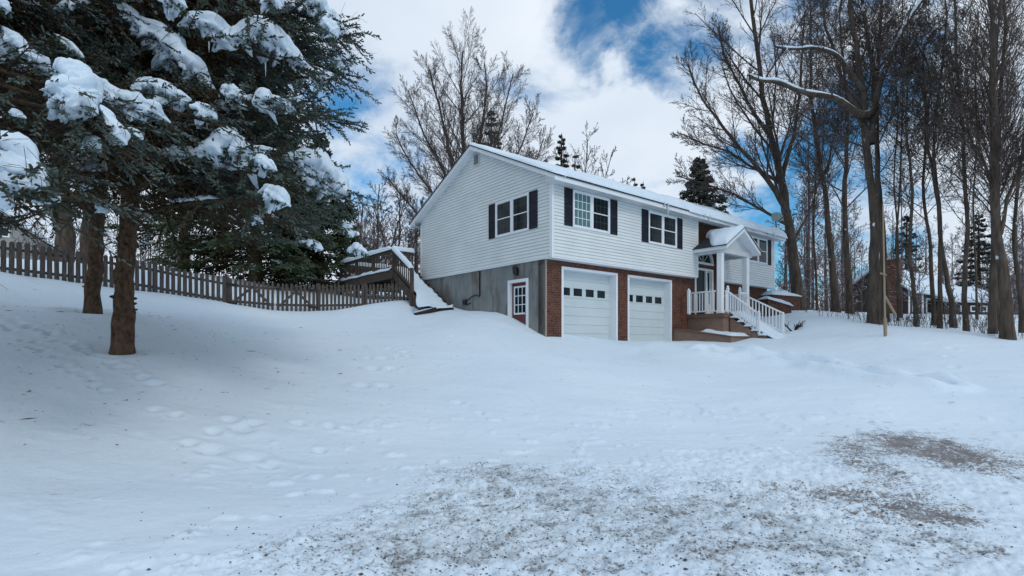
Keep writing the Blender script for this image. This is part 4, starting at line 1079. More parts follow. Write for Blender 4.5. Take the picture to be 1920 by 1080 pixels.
# ------------------------------------------------------------------ picket fence with a double gate
FTOP = [(-60, 441, 14.8), (5, 450, 15.5), (160, 473, 17.0), (260, 488, 18.0), (340, 505, 18.8), (425, 521, 19.5)]
FGATE = [(425, 522, 19.5), (516, 531, 20.3), (595, 534, 21.0)]
FEND = [(595, 534, 21.0), (700, 533, 21.4), (768, 530, 21.5)]
def fpath(pts):
    P = np.array([at(*p) for p in pts]); seg = np.r_[0, np.cumsum(np.hypot(*np.diff(P[:, :2], axis=0).T))]
    return P, seg
def fpoint(P, seg, d):
    return np.array([np.interp(d, seg, P[:, k]) for k in range(3)])
fence = empty('picket_fence', (float(at(*FTOP[1])[0]), float(at(*FTOP[1])[1]), h0(*at(*FTOP[1])[:2])))
tag(fence, 'weathered grey brown picket fence running through the snow behind the spruces', 'fence')
def picket_run(P, seg, d0, d1, pitch, wid, parent, origin, name, seed, rail=True):
    r = MB(); rnd = random.Random(seed); n = max(1, int(round((d1 - d0) / pitch)))
    o = Vector(origin)
    for i in range(n):
        d = d0 + (i + .5) * (d1 - d0) / n
        p = fpoint(P, seg, d); q = fpoint(P, seg, d + .02)
        tx, ty = q[0] - p[0], q[1] - p[1]; L = math.hypot(tx, ty); tx, ty = tx / L, ty / L
        zb = h0(p[0], p[1]) - .25; zt = p[2] + rnd.uniform(-.015, .02)
        hw_ = wid / 2 * rnd.uniform(.9, 1.06); lean = rnd.uniform(-.012, .012)
        fn = lambda x, y, z: (p[0] + tx * (x + lean * (z - zb)) - ty * y - o.x, p[1] + ty * (x + lean * (z - zb)) + tx * y - o.y, z - o.z)
        r.prism([(-hw_, zb), (hw_, zb), (hw_, zt - .05), (hw_ * .55, zt), (-hw_ * .55, zt), (-hw_, zt - .05)], lambda x, z, y: fn(x, y, z), -.012, .012)
    if rail:
        for dz in (-.22, -.80):
            k = 4
            for i in range(k):
                a = fpoint(P, seg, d0 + (d1 - d0) * i / k); b = fpoint(P, seg, d0 + (d1 - d0) * (i + 1) / k)
                t_ = Vector((b[0] - a[0], b[1] - a[1], 0)).normalized(); nb = Vector((-t_.y, t_.x, 0)) * .045
                r.bar(Vector(a) + nb + Vector((0, 0, dz)) - o, Vector(b) + nb + Vector((0, 0, dz)) - o, .045, .085)
    return r.build(name, M_FENCE, parent)
def fpost(p, parent, origin, name='fence_post', ext=.06, w_=.055):
    o = Vector(origin); m = MB(); zb = h0(p[0], p[1]) - .3
    m.box((p[0] - w_ - o.x, p[1] + .03 - o.y, zb - o.z), (p[0] + w_ - o.x, p[1] + .03 + 2 * w_ - o.y, p[2] + ext - o.z)); return m.build(name, M_FENCE, parent)
fo = fence.location.copy()
for k, pts in enumerate((FTOP, FEND)):
    P, seg = fpath(pts); tot = seg[-1]; nsec = max(1, int(round(tot / 2.3)))
    for i in range(nsec):
        picket_run(P, seg, tot * i / nsec, tot * (i + 1) / nsec, .178 if k == 0 else .150, .118 if k == 0 else .095, fence, fo, 'picket_panel', 100 * k + i)
        fpost(fpoint(P, seg, tot * i / nsec + .02), fence, fo)
    fpost(fpoint(P, seg, tot - .02), fence, fo)
gp, gseg = fpath(FGATE)
gbase = fpoint(gp, gseg, gseg[1]); go = Vector((gbase[0], gbase[1], h0(gbase[0], gbase[1])))
gate = empty('fence_gate', go); tag(gate, 'double picket gate with diagonal braces and black strap hinges', 'gate')
for i, (a, b) in enumerate(((0.06, gseg[1] - .02), (gseg[1] + .02, gseg[2] - .06))):
    lf = picket_run(gp, gseg, a, b, .150, .095, gate, go, 'gate_leaf', 300 + i)
    br = MB(); A_, B_ = fpoint(gp, gseg, a), fpoint(gp, gseg, b)
    lo, hi = (A_, B_) if i == 0 else (B_, A_)
    q0, q1 = fpoint(gp, gseg, a + .12 if i == 0 else b - .12), fpoint(gp, gseg, a + .75 if i == 0 else b - .75)
    z0 = Vector((0, 0, -.86)); z1 = Vector((0, 0, -.25)); nrm = Vector((.3, -.5, 0)).normalized() * .04
    br.bar(Vector(q0) + z0 + nrm - go, Vector(q1) + z1 + nrm - go, .03, .09)
    q2, q3 = fpoint(gp, gseg, b - .12 if i == 0 else a + .12), fpoint(gp, gseg, b - .72 if i == 0 else a + .72)
    br.bar(Vector(q2) + z0 + nrm - go, Vector(q3) + z1 + nrm - go, .03, .09)
    br.build('brace', M_FENCE, lf)
    hg = MB()
    e = a if i == 0 else b; sgn = 1 if i == 0 else -1
    for dz in (-.20, -.88):
        p0, p1 = fpoint(gp, gseg, e - sgn * .08), fpoint(gp, gseg, e + sgn * .28)
        hg.bar(Vector(p0) + Vector((0, 0, dz)) + nrm * 1.2 - go, Vector(p1) + Vector((0, 0, dz)) + nrm * 1.2 - go, .02, .075)
    hg.build('hinge', M_METAL, lf)
lt_ = MB(); q = fpoint(gp, gseg, gseg[1]); lt_.bar(Vector(q) + Vector((-.14, 0, -.2)) + nrm * 1.3 - go, Vector(q) + Vector((.14, .06, -.2)) + nrm * 1.3 - go, .025, .05); lt_.build('latch', M_METAL, gate)
for d in (0.0, gseg[2]): fpost(fpoint(gp, gseg, d), gate, go, 'gate_post', .03, .065)

# ------------------------------------------------------------------ wooden pole with a crosspiece on the right
pb0 = at(1660, 627, 17.0); zg = h0(pb0[0], pb0[1])
pole = empty('wooden_pole', (pb0[0], pb0[1], zg)); tag(pole, 'slender pale wooden pole standing alone in the snow before the trees', 'pole')
pt = at(1655.5, 384, 17.0); m_ = MB(); pv = Vector(pt) - pole.location
m_.tube([(0, 0, -.3), (pv * .42)[:], (pv)[:]], [.032, .027, .020], 8); m_.build('shaft', M_POLE, pole, smooth=True)
m_ = MB(); pv2 = Vector(at(1651, 393, 17.1)) - pole.location; b2 = Vector(at(1652.5, 600, 17.1)) - pole.location
m_.tube([b2[:], ((b2 + pv2) / 2)[:], pv2[:]], [.026, .022, .018], 6); m_.build('thin_shaft', M_BARK, pole, smooth=True)
m_ = MB(); c0 = Vector(at(1650, 512, 17.05)) - pole.location; c1 = Vector(at(1662, 516, 16.95)) - pole.location; m_.bar(c0[:], c1[:], .05, .05)
c0 = Vector(at(1659, 555, 17.0)) - pole.location; c1 = Vector(at(1679, 590, 17.6)) - pole.location; m_.bar(c0[:], c1[:], .05, .06)
m_.bar((0, 0, .0), (-.004, 0, .55), .07, .07); m_.build('brace', M_POLE, pole)

# ------------------------------------------------------------------ neighbouring houses
def simple_house(name, label, base, rot, L, D, hw_, hr, wallm, snow_t, chim=None, wins=(), chimm=None, trim=M_TRIM):
    e = empty(name, base, rot); tag(e, label, 'house')
    w = MB(); w.box((0, 0, -1.5), (L, D, hw_)); w.prism([(0, hw_), (D, hw_), (D / 2, hr)], lambda x, y, a: (a, x, y), 0.0, L); w.build('wall', wallm, e)
    o = .45; sl = (hr - hw_) / (D / 2)
    r = MB()
    for sg in (0, 1):
        y0 = -o if sg == 0 else D + o
        r.prism([(y0, hw_ - o * sl + .02), (D / 2, hr + .02), (D / 2, hr + .20), (y0, hw_ - o * sl + .20)], lambda x, y, a: (a, x, y), -.4, L + .4)
    ro_ = r.build('roof', trim, e)
    def sn(A, B):
        x = -.45 + (L + .9) * A; y = -o - .05 + (D + 2 * o + .1) * B
        z = hr - sl * np.abs(y - D / 2) + .18 + snow_t * np.minimum(1, 14 * np.minimum(np.minimum(A, 1 - A), np.minimum(B, 1 - B))) * (1 + .5 * fbm(x * .8, y * .8, 3))
        return np.stack([x, y, z], -1)
    sheet('snow_cover', ro_, None, sn, 60, 61, M_ROOFSNOW)
    for (pl, a0, a1, z0, z1) in wins:
        plf = (lambda a, z, q: (a, -q, z)) if pl == 'f' else (lambda a, z, q: (-q, a, z))
        f = MB(); q = .09
        pbox(f, plf, a0, a0 + q, z0, z1, 0, .06); pbox(f, plf, a1 - q, a1, z0, z1, 0, .06); pbox(f, plf, a0 + q, a1 - q, z1 - q, z1, 0, .06); pbox(f, plf, a0 + q, a1 - q, z0, z0 + q, 0, .06)
        wf = f.build('window', trim, e); g = MB(); pbox(g, plf, a0 + q, a1 - q, z0 + q, z1 - q, .002, .02); g.build('pane', M_GLASS, wf)
    if chim:
        x, y, wx, wy, zt = chim; c = MB(); c.box((x, y, -1.5), (x + wx, y + wy, zt)); c.box((x - .06, y - .06, zt), (x + wx + .06, y + wy + .06, zt + .12)); c.build('chimney', chimm or M_BRICK, e)
    return e
# brown ranch beyond the right-hand trees: gable end faces us, eaves run right
bx = at(1703, 595, 40.0)
nb_ = simple_house('neighbour_house', 'low brown house with a brick chimney glimpsed between the bare trees', (bx[0], bx[1], 1.75), math.radians(35), 10.5, 4.6, 2.3, 4.0, M_FARBROWN, .22,
                   chim=(-.75, .35, .74, 1.1, 4.4), wins=(('f', .7, 1.4, .6, 1.9), ('f', 3.4, 6.6, .6, 1.8)))
w = MB(); w.box((2.5, -.06, -1.5), (2.75, 0.0, 2.2)); w.build('corner_board', M_TRIM, nb_)
w = MB(); w.box((-.02, -.05, -1), (.18, .0, 2.2)); w.build('corner_board', M_TRIM, nb_)
# long low snowy shed / porch wing right of it
wx_ = at(1770, 598, 42.0); simple_house('garden_shed', 'long low brown shed with a sagging snowy roof behind the tree row', (wx_[0], wx_[1], 1.9), math.radians(8), 4.6, 3.4, 1.5, 2.3, M_FARBROWN, .3, wins=(('f', 1.4, 2.0, .6, 1.1), ('f', 2.3, 2.9, .6, 1.1), ('f', 3.2, 3.8, .6, 1.1)))
# old grey cottage at the far left
cx_ = at(83, 500, 40.0); simple_house('grey_cottage', 'old grey boarded cottage with snowy roof seen over the fence', (cx_[0], cx_[1], 4.8), math.radians(122), 9, 6.4, 2.7, 5.5, M_FARSIDE, .3, wins=(('l', 1.9, 2.5, 2.85, 3.6),))
# ------------------------------------------------------------------ vectorised tubes
def _unit(v): return v / np.maximum(np.linalg.norm(v, axis=-1, keepdims=True), 1e-9)
def tubes(P, R, sides):
    """P (N,K,3), R (N,K) -> verts, quads"""
    N, K, _ = P.shape
    T_ = np.empty_like(P); T_[:, 1:-1] = P[:, 2:] - P[:, :-2]; T_[:, 0] = P[:, 1] - P[:, 0]; T_[:, -1] = P[:, -1] - P[:, -2]
    T_ = _unit(T_)
    ref = np.where(np.abs(T_[:, :1, 2:3]) > .8, np.array([1., 0, 0]), np.array([0, 0, 1.]))
    A = _unit(np.cross(T_, np.broadcast_to(ref, T_.shape))); B = np.cross(T_, A)
    th = np.arange(sides) * 2 * np.pi / sides
    V = P[:, :, None] + R[:, :, None, None] * (A[:, :, None] * np.cos(th)[:, None] + B[:, :, None] * np.sin(th)[:, None])
    n = np.arange(N)[:, None, None] * K * sides; k = np.arange(K - 1)[None, :, None] * sides; s = np.arange(sides)[None, None]; s2 = (s + 1) % sides
    Q = np.stack([n + k + s, n + k + s2, n + k + sides + s2, n + k + sides + s], -1).reshape(-1, 4)
    return V.reshape(-1, 3), Q
class Acc:
    def __init__(s): s.V = []; s.Q = []; s.n = 0; s.A = []
    def add(s, V, Q, a=None):
        s.V.append(V); s.Q.append(Q + s.n); s.n += len(V)
        s.A.append(np.full(len(V), 0.5) if a is None else a)
    def obj(s, name, m, parent, origin, attr=False, smooth=True):
        return np_mesh(name, np.vstack(s.V), [np.vstack([q for q in s.Q if q.shape[1] == 4])] if any(q.shape[1] == 4 for q in s.Q) else [np.vstack(s.Q)], m, parent, {'tone': np.concatenate(s.A)} if attr else None, smooth, origin)
def resample(pts, n):
    pts = np.asarray(pts, float); d = np.r_[0, np.cumsum(np.linalg.norm(np.diff(pts, axis=0), axis=1))]
    q = np.linspace(0, d[-1], n)
    # smooth (Catmull-like) through cubic of cumulative distance
    out = np.stack([np.interp(q, d, pts[:, k]) for k in range(3)], -1)
    for _ in range(2): out[1:-1] = .25 * out[:-2] + .5 * out[1:-1] + .25 * out[2:]
    return out

def children(rng, P, R, lens, m, t0, t1, ang0, ang1, ratio, K, trop, wig, rratio, rmin, taper=0.35, power=1.0, flat=0.0, lenfall=0.6):
    """m children on each parent path"""
    N, Kp, _ = P.shape
    tau = (np.arange(m)[None] + rng.random((N, m))) / m
    tau = t0 + (t1 - t0) * tau ** power
    f = tau * (Kp - 1); i0 = np.clip(f.astype(int), 0, Kp - 2); fr_ = (f - i0)[..., None]
    idx = np.arange(N)[:, None]
    p = P[idx, i0] * (1 - fr_) + P[idx, i0 + 1] * fr_
    tan = _unit(P[idx, i0 + 1] - P[idx, i0])
    r = R[idx, i0] * (1 - fr_[..., 0]) + R[idx, i0 + 1] * fr_[..., 0]
    az = rng.random((N, 1)) * 6.28 + np.arange(m)[None] * 2.39996 + rng.normal(0, .35, (N, m))
    ref = np.where(np.abs(tan[..., 2:3]) > .85, np.array([1., 0, 0]), np.array([0, 0, 1.]))
    a = _unit(np.cross(tan, np.broadcast_to(ref, tan.shape))); b = np.cross(tan, a)
    th = ang0 + (ang1 - ang0) * rng.random((N, m))
    side = a * np.cos(az)[..., None] + b * np.sin(az)[..., None]
    if flat: side[..., 2] *= (1 - flat); side = _unit(side)
    d = tan * np.cos(th)[..., None] + side * np.sin(th)[..., None]
    L = lens[:, None] * ratio * (1 - lenfall * (tau - t0) / max(1 - t0, .01)) * rng.uniform(.65, 1.15, (N, m))
    M = N * m
    d = d.reshape(M, 3); L = L.reshape(M); p = p.reshape(M, 3); r0 = np.maximum(r.reshape(M) * rratio, rmin)
    out = np.empty((M, K, 3)); out[:, 0] = p; st = (L / (K - 1))[:, None]
    for k in range(1, K):
        out[:, k] = out[:, k - 1] + d * st
        d = _unit(d + np.array([0, 0, trop]) + rng.normal(0, wig, (M, 3)))
    rr = r0[:, None] * np.linspace(1, taper, K)[None]
    return out, np.maximum(rr, rmin * .8), L

def bare_tree(name, label, cat, stems, group, levels, seed, rmin=.008, twig=None, bark=None, roots=True, thick=.82, extra=None):
    """stems: list of (3-D points, r0, r1, crown_from) ; the trunk is one mesh, the crown another"""
    rng = np.random.default_rng(seed)
    base = np.array(stems[0][0][0], float); gz = h0(base[0], base[1])
    e = empty(name, (base[0], base[1], gz)); tag(e, label, cat, group)
    o = np.array([base[0], base[1], gz])
    tr = Acc(); cr = Acc()
    for si, (pts, r0, r1, tc) in enumerate(stems):
        n = 22; P = resample(pts, n); r0 = r0 * thick; rr = r0 + (r1 * thick - r0) * np.linspace(0, 1, n) ** .6
        if si == 0 and roots:
            hgt = P[:, 2] - P[0, 2]; rr = rr * (1 + .32 * np.exp(-hgt / .3)); P[0, 2] = gz - .35
        q_ = np.linspace(0, 1, n)[1:-1]; sw = .05 + .07 * (thick < .8)
        for k in (0, 1): P[1:-1, k] += sw * (np.sin(q_ * rng.uniform(5, 9) + rng.uniform(0, 6)) * .6 + np.sin(q_ * rng.uniform(11, 18) + rng.uniform(0, 6)) * .35) * np.minimum(1, 4 * q_)
        P[1:-1, :2] += rng.normal(0, r0 * .10, (n - 2, 2))
        V, Q = tubes(P[None], rr[None], 10)
        V = V + rng.normal(0, r0 * .03, V.shape); tr.add(V, Q)
        ln = np.array([np.linalg.norm(np.diff(P, axis=0), axis=1).sum()])
        pp, rad, LL = P[None], rr[None], ln
        for li, lv in enumerate(levels):
            lv = dict(lv)
            if li == 0: lv['t0'] = tc
            pp, rad, LL = children(rng, pp, rad, LL, rmin=rmin * (1.6 if li == 0 else 1), **lv)
            V, Q = tubes(pp, rad, 5 if li == 0 else (4 if li == 1 else 3)); cr.add(V, Q)
    if extra is not None: extra(tr, cr, rng)
    tr.obj('trunk', bark or M_BARK, e, o)
    cr.obj('crown', twig or M_TWIG, e, o)
    return e

def st(px_list, Y, lean=0.0, dy=0.0):
    """trunk centre line from picture points at depth Y (leaning dy towards or away over its length)"""
    n = len(px_list)
    return [at(p, q, Y + dy * i / max(n - 1, 1)) for i, (p, q) in enumerate(px_list)]
LV_MAPLE = [dict(m=15, t0=.3, t1=.99, ang0=.35, ang1=.70, ratio=.42, K=8, trop=.045, wig=.055, rratio=.40, power=.9),
            dict(m=9, t0=.15, t1=.98, ang0=.35, ang1=.70, ratio=.50, K=6, trop=.035, wig=.06, rratio=.5),
            dict(m=7, t0=.12, t1=1., ang0=.35, ang1=.75, ratio=.48, K=5, trop=.02, wig=.07, rratio=.55),
            dict(m=4, t0=.15, t1=1., ang0=.35, ang1=.75, ratio=.52, K=3, trop=.02, wig=.08, rratio=.65)]
LV_WOOD = [dict(m=22, t0=.4, t1=.99, ang0=.5, ang1=.95, ratio=.28, K=8, trop=.06, wig=.09, rratio=.34),
           dict(m=10, t0=.2, t1=.98, ang0=.5, ang1=.9, ratio=.55, K=6, trop=.05, wig=.08, rratio=.5),
           dict(m=7, t0=.1, t1=1., ang0=.4, ang1=.8, ratio=.55, K=4, trop=.03, wig=.09, rratio=.55),
           dict(m=3, t0=.1, t1=1., ang0=.4, ang1=.8, ratio=.6, K=3, trop=.02, wig=.09, rratio=.6)]
LV_FAST = [dict(m=48, t0=.3, t1=.99, ang0=.35, ang1=.6, ratio=.30, K=7, trop=.045, wig=.06, rratio=.22),
           dict(m=8, t0=.15, t1=.98, ang0=.35, ang1=.65, ratio=.45, K=5, trop=.05, wig=.08, rratio=.5),
           dict(m=6, t0=.1, t1=1., ang0=.35, ang1=.7, ratio=.5, K=4, trop=.05, wig=.1, rratio=.6)]
GW = 'bare trees along the edge of the wood'
# big maple beyond the end of the house
bare_tree('maple_tree', 'bare maple just past the right end of the house, crown leaning over its roof', 'tree',
    [(st([(1499, 576), (1490, 500), (1478, 400), (1462, 320), (1440, 240), (1425, 150), (1415, 60), (1405, -60)], 27), .40, .07, .28),
     (st([(1478, 400), (1450, 350), (1400, 290), (1350, 235), (1310, 180), (1290, 120)], 27, dy=-2), .20, .04, .15),
     (st([(1468, 345), (1420, 320), (1370, 285), (1320, 270), (1275, 250)], 27, dy=2), .13, .03, .15),
     (st([(1482, 425), (1430, 395), (1370, 362), (1310, 340), (1270, 330)], 27, dy=-1), .12, .03, .15),
     (st([(1466, 335), (1485, 260), (1500, 180), (1505, 90), (1510, 20)], 27, dy=1), .16, .04, .15),
     (st([(1440, 250), (1400, 190), (1365, 120), (1345, 50)], 27, dy=-1), .14, .04, .1),
     (st([(1486, 455), (1520, 390), (1545, 320)], 27, dy=2), .10, .03, .2)],
    GW, [dict(LV_MAPLE[0], m=16, ratio=.40), dict(LV_MAPLE[1], m=9), dict(LV_MAPLE[2], m=8), dict(LV_MAPLE[3], m=3)], 21, rmin=.0075)
bare_tree('bare_tree', 'straight bare tree leaning left, between the bush maple and the twin trunks', 'tree',
    [(st([(1568, 584), (1560, 500), (1549, 380), (1536, 270), (1522, 180), (1517, 90), (1516, -30)], 25), .34, .06, .35),
     (st([(1545, 330), (1560, 280), (1580, 220), (1600, 120)], 25, dy=2), .12, .04, .2)], GW, LV_WOOD, 22, rmin=.0075, thick=.56)
bare_tree('bare_tree', 'thinner bare tree close behind the big forked trunk, snow flecks on its bark', 'tree',
    [(st([(1594, 590), (1590, 480), (1585, 360), (1586, 240), (1580, 120), (1578, 0)], 24), .27, .06, .3)], GW, LV_WOOD, 23, rmin=.0075, thick=.62)
# the big forked tree with two long snow-laden limbs
def snow_limb(pts, r, parent, o, name='limb_snow', sc=1.0):
    P = resample(pts, 40); rng = np.random.default_rng(int(abs(pts[0][0] * 100)))
    P = P + np.array([0, -.01, r * .85]); rr = r * (1.0 + .35 * fbm(np.arange(40) * .35, np.arange(40) * 0 + pts[0][0], 2)) * np.minimum(1, np.minimum(np.arange(40), 39 - np.arange(40)) / 4 + .25)
    V, Q = tubes(P[None], rr[None], 8)
    c = np.repeat(P, 8, axis=0); V = c + (V - c) * np.array([.9, .9, .75])
    return np_mesh(name, V, [Q], M_SNOWPAD, parent, None, True, o)
LIMBS = [(st([(1640, 205), (1631, 213), (1622, 217), (1608, 214), (1592, 202), (1578, 190), (1560, 182), (1535, 178), (1508, 174), (1485, 166), (1468, 156), (1452, 152), (1430, 153), (1412, 148), (1405, 142)], 20, dy=-1.5), .135, .045),
         (st([(1622, 170), (1608, 155), (1592, 135), (1575, 108), (1560, 98), (1540, 92), (1518, 89), (1500, 92), (1478, 92), (1455, 88)], 20, dy=-1), .10, .03),
         (st([(1640, 205), (1648, 160), (1668, 110), (1690, 60), (1715, 20), (1740, -15)], 20, dy=-1), .12, .05),
         (st([(1633, 260), (1612, 225), (1598, 205)], 20), .10, .06)]
def limbs_extra(tr, cr, rng):
    for pts, r0, r1 in LIMBS:
        P = resample(pts, 26); rr = np.linspace(r0, r1, 26)
        V, Q = tubes(P[None], rr[None], 8); tr.add(V, Q)
        L = np.array([np.linalg.norm(np.diff(P, axis=0), axis=1).sum()]); pp, rad, LL = P[None], rr[None], L
        for lv in (dict(m=10, t0=.25, t1=1., ang0=.6, ang1=1.1, ratio=.28, K=6, trop=.10, wig=.1, rratio=.32), dict(m=7, t0=.15, t1=1., ang0=.5, ang1=.9, ratio=.5, K=5, trop=.06, wig=.12, rratio=.5), dict(m=5, t0=.1, t1=1., ang0=.4, ang1=.9, ratio=.5, K=4, trop=.04, wig=.12, rratio=.6)):
            pp, rad, LL = children(rng, pp, rad, LL, rmin=.009, **lv); V, Q = tubes(pp, rad, 4); cr.add(V, Q)
big = bare_tree('forked_tree', 'largest bare tree with forked trunk and two long snow laden limbs reaching towards the house', 'tree',
    [(st([(1642, 604), (1641, 520), (1637, 400), (1633, 300), (1628, 240), (1620, 170), (1606, 110), (1594, 50), (1585, -40)], 20), .37, .08, .5),
     (st([(1633, 270), (1640, 205), (1638, 140), (1628, 90), (1618, 30), (1612, -40)], 20, dy=.5), .20, .07, .3),
     (st([(1660, 604), (1655, 480), (1652, 350), (1650, 260), (1645, 200), (1640, 140), (1645, 60), (1655, -20)], 20.6, dy=.6), .24, .07, .5),
     (st([(1627, 225), (1612, 200), (1585, 160), (1566, 120), (1548, 60), (1540, 0), (1535, -50)], 20, dy=1.4), .14, .05, .35),
     (st([(1645, 130), (1675, 90), (1700, 45), (1735, 0)], 20, dy=1), .09, .04, .3)],
    GW, [dict(LV_WOOD[0], m=15, ratio=.28), LV_WOOD[1], LV_WOOD[2], LV_WOOD[3]], 24, rmin=.0065, thick=.66, extra=limbs_extra)
for i, (pts, r0, r1) in enumerate(LIMBS[:3]):
    o = np.array(big.location); snow_limb(pts[1:], (r0 + r1) * .45, big, o)
R = [  # (label, base/centre-line px, depth, radius, tip radius, crown start, seed, levels)
    ('thin sapling close to the right side of the forked tree', [(1684, 606), (1683, 500), (1679, 380), (1682, 280), (1676, 160), (1680, 60)], 21.5, .085, .03, .35, 31, LV_WOOD),
    ('slim dark tree in front of the brick chimney', [(1690, 606), (1688, 480), (1686, 360), (1690, 240), (1688, 120), (1692, 0)], 24, .11, .04, .4, 32, LV_WOOD),
    ('slender tree whose trunk bows left in front of the neighbour window', [(1719, 613), (1714, 540), (1707, 440), (1706, 340), (1697, 240), (1700, 120), (1708, 10)], 19.5, .15, .04, .35, 33, LV_WOOD),
    ('tree with a narrow trunk hugging the white corner board of the brown house', [(1752, 612), (1750, 540), (1740, 460), (1732, 380), (1734, 290), (1728, 190), (1733, 80)], 20.5, .17, .04, .35, 34, LV_WOOD),
    ('crooked tree with an S shaped upper trunk', [(1789, 613), (1782, 540), (1774, 460), (1762, 380), (1748, 310), (1738, 270), (1730, 215), (1737, 160), (1730, 110), (1712, 70)], 19.6, .20, .04, .5, 35, LV_WOOD),
    ('pale grey trunk leaning right beside the crooked tree', [(1762, 618), (1763, 540), (1762, 440), (1760, 330), (1757, 220), (1765, 110), (1772, 0)], 18.8, .15, .05, .4, 36, LV_WOOD),
    ('medium tree with dense side branches in front of the snowy shed', [(1813, 622), (1811, 540), (1808, 440), (1804, 340), (1803, 240), (1800, 130), (1796, 0), (1790, -60)], 18.2, .165, .05, .25, 37, LV_FAST),
    ('thin tree standing far back near the shed door', [(1832, 606), (1830, 500), (1826, 380), (1832, 260), (1828, 130), (1834, 20)], 25, .10, .04, .3, 38, LV_WOOD),
    ('tree at the picture edge with low snowy boughs', [(1917, 628), (1914, 540), (1905, 440), (1910, 330), (1920, 220), (1925, 80)], 18.5, .16, .05, .3, 39, LV_WOOD),
    ('dark thin tree between the leaning tree and the house end maple', [(1532, 584), (1530, 480), (1524, 380), (1530, 280), (1538, 180), (1532, 80)], 29, .13, .04, .3, 40, LV_WOOD),
]
for lab, pts, Y, r0, r1, tc, seed, lv in R:
    lv = [dict(l) for l in lv]
    lv[0]['m'] = 13 if r0 < .12 else (18 if lv[0]['m'] < 30 else 34)
    bare_tree('bare_tree', lab, 'tree', [(st(pts, Y, dy=random.uniform(-.8, .8)), r0, r1, tc)], GW, lv, seed, rmin=.0065 if Y < 23 else .008, thick=.56)
bare_tree('multistem_tree', 'thick multi stemmed tree with steep upward branches right of the shed', 'tree',
    [(st([(1890, 634), (1884, 540), (1876, 420), (1868, 300), (1860, 190), (1858, 80), (1850, -60)], 16.3), .30, .09, .3),
     (st([(1862, 626), (1860, 520), (1856, 400), (1862, 280), (1868, 170), (1874, 60), (1884, -60)], 16.9, dy=.5), .22, .07, .3),
     (st([(1872, 620), (1868, 500), (1870, 400), (1876, 280), (1878, 150), (1880, 0)], 17.2, dy=.8), .16, .06, .3),
     (st([(1876, 440), (1893, 370), (1910, 310), (1935, 240), (1960, 160)], 16.3, dy=-.5), .10, .04, .2),
     (st([(1866, 360), (1840, 300), (1815, 240), (1790, 160), (1775, 90)], 16.6, dy=.6), .08, .03, .2)], GW, LV_FAST, 45, rmin=.0055, thick=.60)

# big bare maple behind the house
MB_Y = 37.0
bare_tree('shade_tree', 'large round crowned bare tree rising behind the gable of the white house', 'tree',
    [(st([(866, 560), (866, 480), (868, 400), (870, 330), (868, 270), (866, 200), (866, 140), (868, 95)], MB_Y), .52, .05, .35),
     (st([(868, 420), (852, 330), (835, 250), (818, 180), (806, 130)], MB_Y, dy=-2), .24, .05, .15),
     (st([(868, 400), (830, 320), (790, 240), (765, 170)], MB_Y, dy=2), .20, .04, .15),
     (st([(866, 440), (815, 370), (765, 300), (742, 250)], MB_Y, dy=-1), .18, .04, .15),
     (st([(866, 470), (800, 420), (750, 365), (726, 330)], MB_Y, dy=1), .15, .04, .15),
     (st([(870, 400), (890, 310), (905, 235), (912, 165), (908, 120)], MB_Y, dy=-1), .24, .05, .15),
     (st([(870, 420), (915, 330), (935, 250), (950, 185), (962, 140)], MB_Y, dy=2), .22, .04, .15),
     (st([(870, 440), (935, 350), (975, 280), (1000, 210)], MB_Y, dy=-2), .18, .04, .15),
     (st([(870, 460), (950, 380), (1000, 320), (1020, 260)], MB_Y, dy=1), .15, .04, .15)],
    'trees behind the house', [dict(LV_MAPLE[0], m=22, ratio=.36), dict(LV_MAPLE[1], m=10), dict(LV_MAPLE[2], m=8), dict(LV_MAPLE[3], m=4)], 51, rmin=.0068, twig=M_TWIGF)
for px, py, top, Y, seed, lab in ((708, 560, 345, 40, 52, 'snowy bare bushy tree behind the middle of the deck railing'), (748, 556, 362, 38, 53, 'snowy bare bushy tree between the deck and the back corner of the house'), (676, 556, 372, 42, 54, 'snowy bare bushy tree beside the spruce edge behind the deck'),
                                  (1098, 470, 262, 48, 55, 'thin bare crown peeping over the roof beside the small spruce'), (985, 470, 290, 55, 56, 'hazy bare crown low behind the ridge of the white house')):
    b = at(px, py, Y); w_ = (py - top)
    stems = [(st([(px, py), (px - 2, py - w_ * .4), (px + 3, top)], Y), .16, .04, .15)]
    for k in (-1, 1):
        stems.append((st([(px, py - w_ * .12), (px + k * w_ * .14, py - w_ * .5), (px + k * w_ * .24, py - w_ * .88)], Y, dy=k), .11, .03, .1))
        stems.append((st([(px, py - w_ * .08), (px + k * w_ * .2, py - w_ * .35), (px + k * w_ * .38, py - w_ * .62)], Y, dy=-k), .09, .03, .1))
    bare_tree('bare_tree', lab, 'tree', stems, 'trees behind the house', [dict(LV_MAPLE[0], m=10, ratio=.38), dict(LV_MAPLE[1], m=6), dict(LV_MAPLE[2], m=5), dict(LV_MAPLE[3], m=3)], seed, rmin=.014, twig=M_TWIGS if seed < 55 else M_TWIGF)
# thick dark trunks beyond the fence on the left
for lab, pts, Y, r0, seed in (('massive dark trunk behind the left fence near the grey cottage', [(117, 560), (118, 440), (112, 330), (105, 200), (110, 60)], 21, .52, 61), ('black trunk between the massive trunk and the second spruce', [(160, 560), (158, 440), (160, 300), (166, 160)], 23, .30, 62)):
    bare_tree('old_tree', lab, 'tree', [(st(pts, Y), r0, r0 * .4, .4)], 'old trunks beyond the fence', [dict(LV_WOOD[0], m=8), dict(LV_WOOD[1], m=5), dict(LV_WOOD[2], m=4)], seed, rmin=.012)

